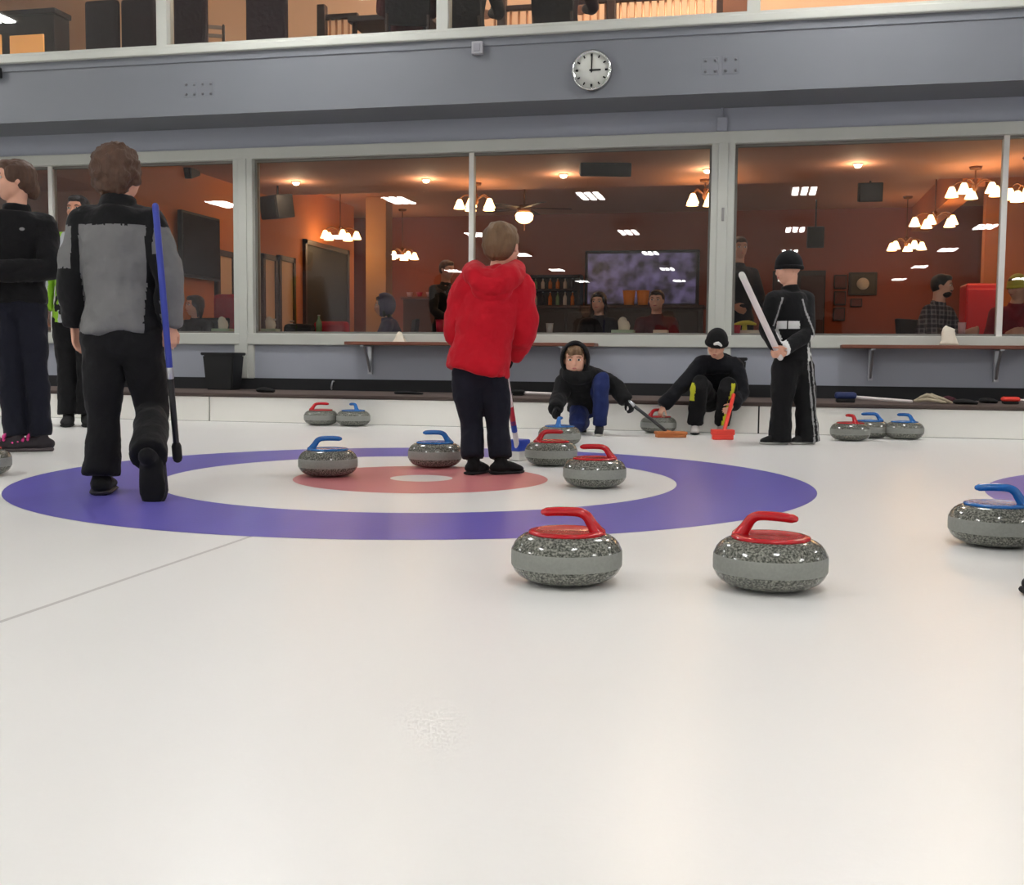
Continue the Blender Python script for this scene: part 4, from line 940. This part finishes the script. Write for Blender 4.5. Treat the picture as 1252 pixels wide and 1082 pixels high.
# back bar under the television
def bar(label, px0, px1, ptop, Y, m):
    a, c = at(px0, ptop, Y), at(px1, ptop, Y); t = thing('bar_counter', label, 'counter', ((a.x + c.x) / 2, Y, LFZ)); w2 = (c.x - a.x) / 2; h = a.z - LFZ
    b = new(); bbox(b, -w2, w2, -.25, .25, h - .05, h, .01); obj('counter_top', b, DARKWOOD, t)
    b = new(); box(b, -w2 + .03, w2 - .03, -.20, .22, 0, h - .05); bd = obj('body', b, m, t)
    n = 4
    for i in range(n): b = new(); bbox(b, -w2 + .06 + i * (2 * w2 - .12) / n, -w2 + .03 + (i + 1) * (2 * w2 - .12) / n, -.225, -.199, .08, h - .1, .008); obj('front_panel', b, m, bd)
    return a.z
DK = mat('near_black_wood', (30, 20, 20), .5)
zb = bar('long dark bar counter under the big television', 640, 862, 374, 17.4, DK)
# back bar shelf with bottles, left of the television
a, c = at(640, 336, 18.2), at(703, 374, 18.2); t = thing('bottle_cabinet', 'dark open cabinet with bottles left of the big television', 'cabinet', ((a.x + c.x) / 2, 18.3, LFZ)); w2 = (c.x - a.x) / 2 + .06; z0_, z1_ = c.z - LFZ, a.z - LFZ
b = new(); box(b, -w2, w2, .20, .24, 0, z1_); obj('back_panel', b, DK, t)
for sx in (-1, 1): b = new(); box(b, sx * w2 - .02, sx * w2 + .02, -.12, .22, 0, z1_); obj('side_panel', b, DK, t)
for zz in (z0_ - .02, (z0_ + z1_) / 2, z1_ - .03): b = new(); box(b, -w2, w2, -.12, .22, zz, zz + .025); obj('shelf', b, DK, t)
b = new(); box(b, -w2, w2, -.10, .22, 0, z0_ - .03); obj('base_cabinet', b, DK, t)
def bottle(label, loc, m, h=.24, r=.034, group='bottles'):
    b = new(); lathe(b, [(0, 0), (r, 0), (r, h * .58), (r * .8, h * .68), (r * .36, h * .78), (r * .34, h * .97), (0, h * .97)], 14); o = tag(obj('bottle', b, m, loc=loc), label, 'bottle', group)
    b = new(); lathe(b, [(0, h * .95), (r * .42, h * .95), (r * .42, h), (0, h)], 12); obj('cap', b, METAL, o); return o
AMB = mat('amber_bottle', (200, 110, 40), .2); GRN = mat('green_bottle', (120, 150, 110), .2); CLR = mat('pale_bottle', (200, 190, 176), .2)
ORD = ('first', 'second', 'third', 'fourth', 'fifth', 'sixth', 'seventh')
for row, zz in enumerate((LFZ + z0_ + .007, LFZ + (z0_ + z1_) / 2 + .027)):
    for i in range(7): bottle('%s bottle from the left on the %s shelf of the dark cabinet' % (ORD[i], ('lower', 'upper')[row]), ((a.x + c.x) / 2 - w2 + .12 + i * (2 * w2 - .24) / 6, 18.30, zz), (AMB, CLR, DK, AMB, GRN, CLR, AMB)[(i + row * 3) % 7], [.23, .17][row], .032, 'bottles in the dark cabinet')
POP = mat('orange_paper_bucket', (226, 150, 66), .7)
for x, nm in ((769, 'left'), (786, 'right')):
    p = at(x, 372, 17.3); b = new(); lathe(b, [(0, 0), (.075, 0), (.10, .22), (.092, .22), (.07, .015), (0, .012)], 20); o = tag(obj('paper_bucket', b, POP, loc=(p.x, 17.3, zb + .001)), 'orange paper bucket on the bar, %s one of the pair' % nm, 'bucket', 'orange buckets on the bar')
    b = new(); n = 20
    tube(b, [(.10 * math.cos(2 * math.pi * i / n), .10 * math.sin(2 * math.pi * i / n), .22) for i in range(n + 1)], [.006] * (n + 1), seg=6, cap='flat'); obj('rim', b, POP, o)
# pictures and clock plaque on the right part of the back wall
def picture(label, x0, y0, x1, y1, m, Y=LB, disc=None):
    a, c = at(x0, y0, Y - .03), at(x1, y1, Y - .03); t = thing('picture_frame', label, 'picture', ((a.x + c.x) / 2, Y - .002, (a.z + c.z) / 2), group='frames on the lounge wall'); w2, h2 = abs(c.x - a.x) / 2, abs(a.z - c.z) / 2
    b = new(); bbox(b, -w2, w2, -.035, 0, -h2, h2, .006); obj('frame', b, FRAMEB, t)
    b = new(); box(b, -w2 * .82, w2 * .82, -.039, -.034, -h2 * .82, h2 * .82); obj('picture', b, m, t)
    if disc: lx([(0, .034), (h2 * .52, .034), (h2 * .52, .05), (0, .052)], disc, 'round_plate', t, 28)
PIC = mat('dark_red_print', (92, 40, 34), .6, var=.5, scale=9); PIC2 = mat('dark_green_print', (60, 56, 46), .6, var=.3, scale=6)
picture('square dark frame with a round pale plate, like a clock', 1038, 333, 1072, 361, PIC2, disc=mat('pale_plate', (206, 200, 192), .4))
picture('small dark framed picture, top of the column of three', 1020, 336, 1035, 353, PIC)
picture('small dark framed picture, middle of the column of three', 1020, 356, 1034, 373, PIC)
picture('small dark framed picture, bottom of the column of three', 1019, 376, 1033, 392, PIC)
picture('low wide framed picture under the round plate', 1040, 365, 1054, 375, PIC)
# dark cabinet behind the standing boy
a, c = at(945, 332, 17.6), at(1008, 372, 17.6); t = thing('display_cabinet', 'tall dark display cabinet behind the standing boy', 'cabinet', ((a.x + c.x) / 2, 17.6, LFZ)); w2 = (c.x - a.x) / 2
b = new(); box(b, -w2, w2, -.15, .2, 0, a.z - LFZ); obj('body', b, DK, t)
for sx in (-1, 1): b = new(); bbox(b, sx * w2 / 2 - w2 * .44, sx * w2 / 2 + w2 * .44, -.175, -.149, .1, a.z - LFZ - .08, .008); d_ = obj('door', b, mat('dark_maroon_wood', (58, 26, 24), .5), t); b = new(); ell(b, (sx * .05, -.19, .8), ((.015, 0, 0), (0, .015, 0), (0, 0, .015)), 8, 6); obj('knob', b, BRONZE, d_)
# tall floor box: red cooler
a, c = at(1178, 348, 13.6), at(1216, 390, 13.6); t = thing('drinks_cooler', 'bright red upright cooler beside the plaid man', 'cooler', ((a.x + c.x) / 2, 13.6, LFZ)); w2 = (c.x - a.x) / 2; h = a.z - LFZ; REDC = mat('red_cooler_paint', (206, 22, 30), .4)
b = new(); bbox(b, -w2, w2, -.2, .25, .04, h, .02); obj('body', b, REDC, t)
b = new(); bbox(b, -w2 * .94, w2 * .94, -.235, -.198, .3, h - .06, .01); d_ = obj('door', b, REDC, t); b = new(); tube(b, [(w2 * .7, -.26, h * .5), (w2 * .7, -.26, h * .72)], [.012, .012], seg=8); obj('handle', b, METAL, d_)
b = new(); box(b, -w2 * .9, w2 * .9, -.15, .2, 0, .05); obj('plinth', b, BLACKP, t)
# counter along the glass inside
t = thing('window_counter', 'narrow wooden counter running inside along the lounge windows', 'counter', (-1.8, 10.9, LFZ))
b = new(); bbox(b, LW + .02 + 1.8, 6 + 1.8, -.21, .18, .69, .735, .008); obj('counter_top', b, WOOD, t)
for x in (-6.2, -4, -1.8, .4, 2.6, 4.8): b = new(); box(b, x + 1.8 - .03, x + 1.8 + .03, -.15, .12, 0, .69); obj('support', b, DARKWOOD, t)
ZCN = LFZ + .736
# chairs in the lounge
def lounge_chair(loc, fwd, label, m):
    rz = math.atan2(fwd.y, fwd.x) - math.pi / 2; t = thing('lounge_chair', label, 'chair', loc, rz, 'chairs in the lounge')
    b = new(); bbox(b, -.22, .22, -.22, .22, .40, .455, .015); obj('seat', b, m, t)
    b = new(); tm = new(); bbox(tm, -.21, .21, -.025, .02, 0, .42, .012); merge(b, tm, Matrix.Translation((0, -.215, .52)) @ Matrix.Rotation(.12, 4, 'X')); obj('backrest', b, m, t)
    for sx in (-1, 1):
        b = new(); tube(b, [(sx * .19, .19, 0), (sx * .19, .19, .41)], [.015, .018], seg=8, cap='flat'); obj('leg', b, DARKWOOD, t)
        b = new(); tube(b, [(sx * .19, -.20, 0), (sx * .19, -.205, .42), (sx * .19, -.25, .62)], [.015, .018, .014], seg=8, cap='flat'); obj('leg', b, DARKWOOD, t)
    return t
def sitter(label, hx, hy, Y, heading, head_to, shirt, hair, style='short', pants=KNAVY, skin=SKIN, sub=None, hood=None, seatm=None, hat=None, paintm=None):
    c = at(hx, hy, Y); H = (c.z - LFZ) / 1.17 * 1.7; k = max(.85, min(1.08, H / 1.7)); fwd = Vector(heading).normalized(); sd = Vector((-fwd.y, fwd.x, 0)); z = c.z - LFZ - .0
    def L(f_, s_, zz): return Vector((c.x, Y, LFZ)) + fwd * f_ + sd * s_ + UP * zz
    sc = z / 1.17
    J = dict(hc=L(.04, 0, z), nk=L(.0, 0, z - .165 * k), pv=L(-.08, 0, .50), md=L(-.07, 0, (z - .17 + .5) / 2), sha=L(0, .17 * k, z - .235 * k), shb=L(0, -.17 * k, z - .235 * k), ela=L(.12, .23 * k, z - .50 * k), wra=L(.32, .10, z - .44 * k), elb=L(.12, -.23 * k, z - .50 * k), wrb=L(.32, -.10, z - .44 * k),
             hpa=L(-.06, .09, .50), kna=L(.36, .11, .50), ana=L(.36, .11, .0885 * k), toa=L(.54, .12, .01), hpb=L(-.06, -.09, .50), knb=L(.36, -.11, .50), anb=L(.36, -.11, .0885 * k), tob=L(.54, -.12, .01))
    r = person(label, J, k, .225, head_to, fw=fwd, skin=skin, top=dict(m=shirt, off=.014, name='shirt'), pants=dict(m=pants, hem=.06), hair=dict(m=hair, style=style), fine=False, hood=hood, hat=hat)
    if seatm: lounge_chair(L(-.06, 0, 0), fwd, sub, seatm)
    return r
def stander(label, hx, hy, Y, heading, head_to, shirt, hair, style='short', pants=KBLACK, skin=SKIN2, arms_fwd=.0):
    c = at(hx, hy, Y); fwd = Vector(heading).normalized(); sd = Vector((-fwd.y, fwd.x, 0)); z = c.z - LFZ; k = max(.85, min(1.1, z / 1.6))
    def L(f_, s_, zz): return Vector((c.x, Y, LFZ)) + fwd * f_ + sd * s_ + UP * (zz * z / 1.6)
    J = dict(hc=L(.03, 0, 1.6), nk=L(0, 0, 1.42), pv=L(0, 0, .94), sha=L(0, .18, 1.35), shb=L(0, -.18, 1.35), ela=L(.02 + arms_fwd * .3, .24, 1.09), wra=L(.08 + arms_fwd, .20, .86 + arms_fwd * .7), elb=L(.02 + arms_fwd * .3, -.24, 1.09), wrb=L(.08 + arms_fwd, -.20, .86 + arms_fwd * .7),
             hpa=L(0, .09, .9), kna=L(.02, .10, .49), ana=L(0, .10, .088), toa=L(.18, .11, .01), hpb=L(0, -.09, .9), knb=L(.02, -.10, .49), anb=L(0, -.10, .088), tob=L(.18, -.11, .01))
    for s in 'ab': J['an' + s].z = LFZ + .087 * k
    return person(label, J, k, .225, head_to, fw=fwd, skin=skin, top=dict(m=shirt, off=.014, name='shirt'), pants=dict(m=pants, hem=.065), hair=dict(m=hair, style=style), fine=False)
def plaid():
    m = bpy.data.materials.new('grey_plaid_flannel'); m.use_nodes = True; nt = m.node_tree; b = nt.nodes['Principled BSDF']; tc = nt.nodes.new('ShaderNodeTexCoord'); last = None
    base = rgb(74, 70, 78)
    mxs = []
    for ax, sc, colr in (('X', 7.0, rgb(150, 146, 150)), ('Z', 7.0, rgb(150, 140, 142)), ('X', 3.5, rgb(34, 30, 40)), ('Z', 3.5, rgb(34, 30, 40))):
        wv = nt.nodes.new('ShaderNodeTexWave'); wv.bands_direction = ax; wv.inputs['Scale'].default_value = sc; nt.links.new(tc.outputs['Object'], wv.inputs['Vector'])
        rp = nt.nodes.new('ShaderNodeMapRange'); rp.inputs[1].default_value = .62; rp.inputs[2].default_value = .75; rp.inputs[4].default_value = .55; nt.links.new(wv.outputs['Fac'], rp.inputs[0])
        mx = nt.nodes.new('ShaderNodeMix'); mx.data_type = 'RGBA'; nt.links.new(rp.outputs[0], mx.inputs['Factor']); mx.inputs[7].default_value = colr
        if last is None: mx.inputs[6].default_value = base
        else: nt.links.new(last, mx.inputs[6])
        last = mx.outputs[2]
    nt.links.new(last, b.inputs['Base Color']); b.inputs['Roughness'].default_value = .9; return m
MAROON = cloth('maroon_shirt', (86, 34, 38)); PURP = cloth('purple_hoodie', (74, 62, 92)); DKS = cloth('dark_shirt', (34, 30, 34)); REDJ = cloth('dark_red_jacket', (130, 24, 36)); SEATM = cloth('black_upholstery', (28, 24, 26))
sitter('bearded man in grey plaid shirt seated behind the right window', 1148, 350, 11.75, (.75, -.55, 0), Vector((.95, -.3, -.05)), plaid(), HAIRD, seatm=SEATM, sub='black chair under the plaid man')
B_ = [o for o in bpy.data.objects if o.get('label', '').startswith('bearded man')][0]
hc = at(1148, 350, 11.75) + Vector((.75, -.55, 0)).normalized() * .04; f, u, s_ = hframe(Vector((.95, -.3, -.05)), UP); b = new()
ell(b, hc - u * .33 * .225 + f * .16 * .225, (s_ * .25 * .225, f * .24 * .225, u * .17 * .225)); ell(b, hc - u * .2 * .225 + f * .36 * .225, (s_ * .12 * .225, f * .06 * .225, u * .03 * .225)); bmchild('beard', b, HAIRD, B_, B_.location)
sitter('person in dark red jacket and yellow cap by the right mullion', 1243, 352, 12.0, (-.1, -1, 0), Vector((-.8, -.5, -.2)), REDJ, HAIRL, hat=mat('yellow_green_cap', (190, 180, 60), .8), seatm=SEATM, sub='black chair under the person in the yellow cap')
sitter('dark haired woman in black shirt facing the ice, middle window', 733, 370, 12.3, (-.1, -1, 0), Vector((-.15, -1, 0)), DKS, HAIRD, 'long', seatm=SEATM, sub='black chair under the woman in black')
sitter('woman in maroon shirt with tied back hair, beside the woman in black', 803, 368, 12.1, (.0, -1, 0), Vector((-.1, -1, 0)), MAROON, HAIRD, 'short', seatm=SEATM, sub='black chair under the woman in maroon')
sitter('woman in purple hooded top looking left, behind the second window', 473, 374, 12.0, (-.9, -.4, 0), Vector((-.95, -.3, 0)), PURP, HAIRD, 'long', hood=PURP, seatm=SEATM, sub='black chair under the woman in purple')
sitter('dark clothed person with dark hair seated in the left window', 240, 374, 11.45, (-.1, -.9, 0), Vector((-.6, -.8, 0)), DKS, HAIRD, 'long', seatm=SEATM, sub='black chair under the person in the left window')
stander('man in black shirt standing behind the red jacket boy', 545, 330, 13.3, (.7, -.5, 0), Vector((.8, -.5, -.1)), KBLACK, HAIRB, arms_fwd=.18)
stander('man in dark shirt standing beside the right window post', 903, 303, 12.4, (.5, -.8, 0), Vector((.3, -.9, -.1)), DKS, HAIRB, arms_fwd=.2)
# small things on the inside counter
def tissue(label, x, y, Y, m, tissue_=True, w_=.11):
    p = at(x, y, Y); t = thing('tissue_box', label, 'tissue box', (p.x, Y, ZCN), group='boxes and paper on the counter')
    b = new(); bbox(b, -w_, w_, -.06, .06, 0, .055, .006); obj('box', b, m, t)
    if tissue_:
        b = new(); tube(b, [(0, 0, .05), (.01, 0, .09), (-.005, .01, .14), (.01, .0, .165)], [(.05, .02), (.058, .028), (.05, .02), (.03, .012)], seg=10, dense=2); obj('tissue', b, NAPK, t)
MINT = mat('pale_green_card', (178, 200, 170), .7)
tissue('pale green tissue box between the two seated women', 762, 400, 10.86, MINT)
tissue('pale green box with paper in the left window corner', 272, 400, 10.86, MINT, w_=.10)
tissue('pale green box left in the second window', 330, 402, 10.86, MINT, True, .09)
tissue('white paper carton right of the window post', 917, 402, 10.86, mat('cream_card', (226, 216, 196), .7), False, .10)
tissue('cream food carton in front of the maroon woman', 808, 404, 10.86, mat('cream_card', (226, 216, 196), .7), False, .07)
p = at(390, 398, 10.88); bottle('pale green bottle on the counter in the second window', (p.x, 10.88, ZCN), GRN, .20, .032, 'bottles on the counter')
def cup(label, x, Y, m, h=.115, r=.036):
    p = at(x, 400, Y); b = new(); lathe(b, [(0, 0), (r * .75, 0), (r, h), (r * .92, h), (r * .7, .006), (0, .006)], 16); o = tag(obj('cup', b, m, loc=(p.x, Y, ZCN)), label, 'cup', 'cups on the counter')
    b = new(); n = 16; tube(b, [(r * math.cos(2 * math.pi * i / n), r * math.sin(2 * math.pi * i / n), h) for i in range(n + 1)], [.003] * (n + 1), seg=6, cap='flat'); obj('rim', b, m, o)
GCUP = mat('clear_grey_cup', (170, 166, 162), .3); PCUP = mat('pink_cup', (214, 172, 178), .4); RCUP = mat('red_cup', (190, 30, 60), .4)
cup('grey plastic cup right of the red jacket boy', 672, 10.86, GCUP); cup('pink cup by the hands of the plaid man', 1176, 10.86, PCUP, .13)
cup('red cup left of the red jacket boy', 538, 10.9, RCUP, .15, .045); cup('red cup beside the white carton at the window post', 901, 10.78, RCUP, .1)
b = new(); p = at(904, 392, 10.95); tube(b, [(-.09, 0, .11), (-.03, 0, .125), (.04, 0, .13), (.10, 0, .115)], [(.03, .014), (.05, .022), (.05, .022), (.02, .012)], side=(0, 1, 0), seg=10, dense=3); tube(b, [(0, 0, .001), (0, 0, .12)], [.03, .02], seg=8, cap='flat')
tag(obj('banana_stand', b, mat('yellow_plastic', (210, 200, 60), .5), loc=(p.x + .05, 10.95, ZCN)), 'yellow curved toy on the counter right of the window post', 'toy')
# red sofa backs seen low in the second and left windows
def sofa(label, x, y, Y, w2, m):
    p = at(x, y, Y); t = thing('tub_seat', label, 'armchair', (p.x, Y, LFZ)); h = p.z - LFZ
    b = new(); bbox(b, -w2, w2, -.12, .04, .25, h, .05); obj('backrest', b, m, t); b = new(); bbox(b, -w2, w2, .02, .5, .18, .42, .05); obj('seat', b, m, t)
    for sx in (-1, 1):
        b = new(); bbox(b, sx * (w2 - .05) - .05, sx * (w2 - .05) + .05, .0, .48, .2, h - .18, .03); obj('armrest', b, m, t)
        for sy in (-.06, .42): b = new(); tube(b, [(sx * (w2 - .06), sy, 0), (sx * (w2 - .06), sy, .24)], [.02, .025], seg=8, cap='flat'); obj('leg', b, DARKWOOD, t)
REDS = cloth('red_upholstery', (176, 26, 44))
sofa('red low seat back between bottle and purple woman', 407, 393, 13.0, .22, REDS); sofa('black low seat back left of the green bottle', 368, 396, 12.1, .18, SEATM); sofa('red seat behind the left window post', 281, 360, 11.9, .16, REDS)
# service table with red cloth and glasses, far back at the left
a, c = at(497, 364, 16.0), at(572, 364, 16.0); t = thing('buffet_table', 'long buffet table with pink red dishes behind the standing man in black', 'table', ((a.x + c.x) / 2, 16.0, LFZ)); w2 = (c.x - a.x) / 2; h = a.z - LFZ
b = new(); bbox(b, -w2, w2, -.3, .3, h - .04, h, .01); obj('tabletop', b, WOOD, t); b = new(); box(b, -w2 + .04, w2 - .04, -.27, .27, .02, h - .04); obj('skirt', b, mat('dark_brown_cloth', (88, 52, 40), .9), t)
for i in range(6):
    b = new(); r_ = .05; lathe(b, [(0, 0), (r_ * .5, 0), (r_, .07), (r_ * .9, .07), (r_ * .4, .01), (0, .01)], 14); tag(obj('bowl', b, (PCUP, RCUP, PCUP)[i % 3], loc=(a.x + .1 + i * (2 * w2 - .2) / 5, 15.85, LFZ + h + .001)), 'small %s bowl, %s from the left on the buffet table' % ('red' if i % 3 == 1 else 'pink', ORD[i]), 'bowl', 'bowls on the buffet table')

# ================================================================== UPPER ROOM
UFZ = 3.16
for x in (-7.6, -4.2, -1.0, 2.2):  # unseen lamps added to brighten the upper room, strongest on the right
    t = thing('upper_fill_lamp', 'round unseen fill lamp added to light the upper room', 'lamp', (x, 12.2, 5.6), group='added fill lamps in the upper room')
    b = new(); lathe(b, [(0, -.1), (.15, -.08), (.2, 0), (.15, .08), (0, .1)], 20); obj('lamp_shade', b, WARM, t); b = new(); tube(b, [(0, 0, .08), (0, 0, .6)], [.01, .01], seg=6, cap='flat'); obj('cord', b, BLACKP, t)
    point((0, 0, -.3), UPPER * (3.0 if x > -2 else .9 if x > -6 else .3), t, (1, .83, .66), .2)
MARCH = cloth('dark_plum_upholstery', (44, 26, 34))
def upper_chair(label, x0, x1, Y, m=MARCH, rot=0.0, h=1.08):
    a, c = at(x0, 30, Y), at(x1, 30, Y); w2 = (c.x - a.x) / 2; t = thing('banquet_chair', label, 'chair', ((a.x + c.x) / 2, Y, UFZ), rot, 'plum chairs in the upper room')
    b = new(); bbox(b, -w2, w2, -.05, .04, .38, h, .035); obj('backrest', b, m, t); b = new(); bbox(b, -w2 * .96, w2 * .96, .0, .48, .38, .48, .03); obj('seat', b, m, t)
    for sx in (-1, 1):
        for sy in (0, .44): b = new(); tube(b, [(sx * w2 * .85, sy, 0), (sx * w2 * .85, sy, .4)], [.016, .018], seg=8, cap='flat'); obj('leg', b, DARKWOOD, t)
upper_chair('plum chair back at the upper window, leftmost', 106, 146, 10.65); upper_chair('plum chair back just left of the first upper post', 150, 191, 10.68)
upper_chair('plum chair back just right of the first upper post', 214, 254, 10.66); upper_chair('plum chair back right of the ladder back chair', 302, 352, 10.7)
a = at(258, 40, 11.2); t = thing('ladder_chair', 'dark ladder back chair in the upper room', 'chair', (a.x, 11.2, UFZ), .5)
for sx in (-.13, .13): b = new(); tube(b, [(sx, .02, 0), (sx, .02, .95)], [.018, .016], seg=8); obj('back_post', b, DARKWOOD, t); b = new(); tube(b, [(sx, .38, 0), (sx, .38, .45)], [.017, .017], seg=8); obj('leg', b, DARKWOOD, t)
for zz in (.55, .64, .73, .82, .91): b = new(); box(b, -.13, .13, .01, .03, zz, zz + .035); obj('slat', b, mat('pale_slat', (150, 130, 116), .5), t)
b = new(); bbox(b, -.15, .15, .0, .4, .43, .465, .01); obj('seat', b, DARKWOOD, t)
# fireplace like dark frame with lit panel at the left
a, c = at(-30, 22, 13.0), at(68, 60, 13.0); t = thing('wall_cabinet', 'dark framed cabinet with a glowing amber panel at upper left', 'cabinet', ((a.x + c.x) / 2, 13.0, UFZ)); w2 = (c.x - a.x) / 2; zt = a.z - UFZ
b = new(); box(b, -w2, w2, -.02, .3, 0, zt); obj('body', b, DK, t)
for x0_, x1_ in ((-28, 2), (12, 54)):
    e0, e1 = at(x0_, 44, 12.97), at(x1_, 64, 12.97); b = new(); bbox(b, e0.x - (a.x + c.x) / 2, e1.x - (a.x + c.x) / 2, -.04, -.015, .2, e0.z - UFZ, .006); obj('lit_panel', b, mat('amber_lit_panel', (236, 176, 104), .6, emit=(255, 176, 96), estr=.55), t)
b = new(); bbox(b, -w2 - .04, w2 + .04, -.06, .3, zt - .02, zt + .05, .01); obj('cornice', b, DK, t)
# railings with balusters
def railing(label, x0, x1, ytop, Y, posts, nb, midgap=0):
    a, c = at(x0, ytop, Y), at(x1, ytop, Y); t = thing('stair_railing', label, 'railing', (a.x, Y, UFZ), group='dark wooden railings in the upper room'); base = Vector((a.x, Y, UFZ)); z1 = a.z - UFZ; L = c.x - a.x
    b = new(); bbox(b, 0, L, -.03, .03, z1 - .03, z1 + .03, .01); obj('handrail', b, DARKWOOD, t)
    b = new(); bbox(b, 0, L, -.02, .02, .08, .12, .005); obj('bottom_rail', b, DARKWOOD, t)
    for p_ in posts: xx = at(p_, ytop, Y).x - a.x; b = new(); bbox(b, xx - .05, xx + .05, -.05, .05, 0, z1 + .14, .012); obj('newel_post', b, DARKWOOD, t)
    bm_ = None
    for i in range(nb):
        b = new(); tube(b, [(L * (i + .5) / nb, 0, .11), (L * (i + .5) / nb, 0, z1 - .02)], [.014, .014], seg=6, cap='flat'); obj('baluster', b, mat('light_wood_baluster', (176, 120, 84), .5), t)
railing('short dark wooden railing left of the upper table', 392, 438, 22, 12.2, (394,), 6)
railing('dark wooden railing with balusters behind the upper centre post', 600, 700, 12, 12.6, (614,), 10)
railing('long dark wooden railing with balusters against the bright wall', 700, 884, 3, 12.5, (748, 882), 20)
a, c = at(437, 30, 11.4), at(535, 30, 11.4); t = thing('upper_table', 'dark wooden table edge seen above the upper sill', 'table', ((a.x + c.x) / 2, 11.4, UFZ)); w2 = (c.x - a.x) / 2; h = a.z - UFZ
b = new(); bbox(b, -w2, w2, -.3, .3, h - .06, h, .01); obj('tabletop', b, DARKWOOD, t)
for sx in (-1, 1):
    for sy in (-.24, .24): b = new(); tube(b, [(sx * (w2 - .06), sy, 0), (sx * (w2 - .06), sy, h - .05)], [.025, .03], seg=8, cap='flat'); obj('leg', b, DARKWOOD, t)
def upper_sitter(label, x, Y, heading, shirt, hair, style='short', z=1.30, sub=None):
    c = at(x, 20, Y); c.z = UFZ + z; q = _proj(c)
    global LFZ
    keep = LFZ; LFZ = UFZ
    r = sitter(label, q[0], q[1], Y, heading, Vector(heading), shirt, hair, style, seatm=SEATM if sub else None, sub=sub); LFZ = keep; return r
def _proj(p):
    q = Vector(p) - CAM; d = q.dot(CF); return CX + FPX * q.dot(CR) / d, CY - FPX * q.dot(CU) / d
upper_sitter('person in dark jacket leaning at the upper table left of the centre post', 498, 10.5, (-.3, .9, 0), cloth('dark_maroon_jacket', (74, 30, 34)), HAIRD, sub='black chair under the person left of the centre post')
upper_sitter('person in black coat with back to the upper window right of the centre post', 576, 10.7, (.1, 1, 0), KBLACK, HAIRD, sub='black chair right of the upper centre post')
upper_sitter('person in plum top and grey sleeve with back to the upper window', 690, 10.75, (.2, 1, 0), MARCH, HAIRD, sub='black chair under the person in plum')
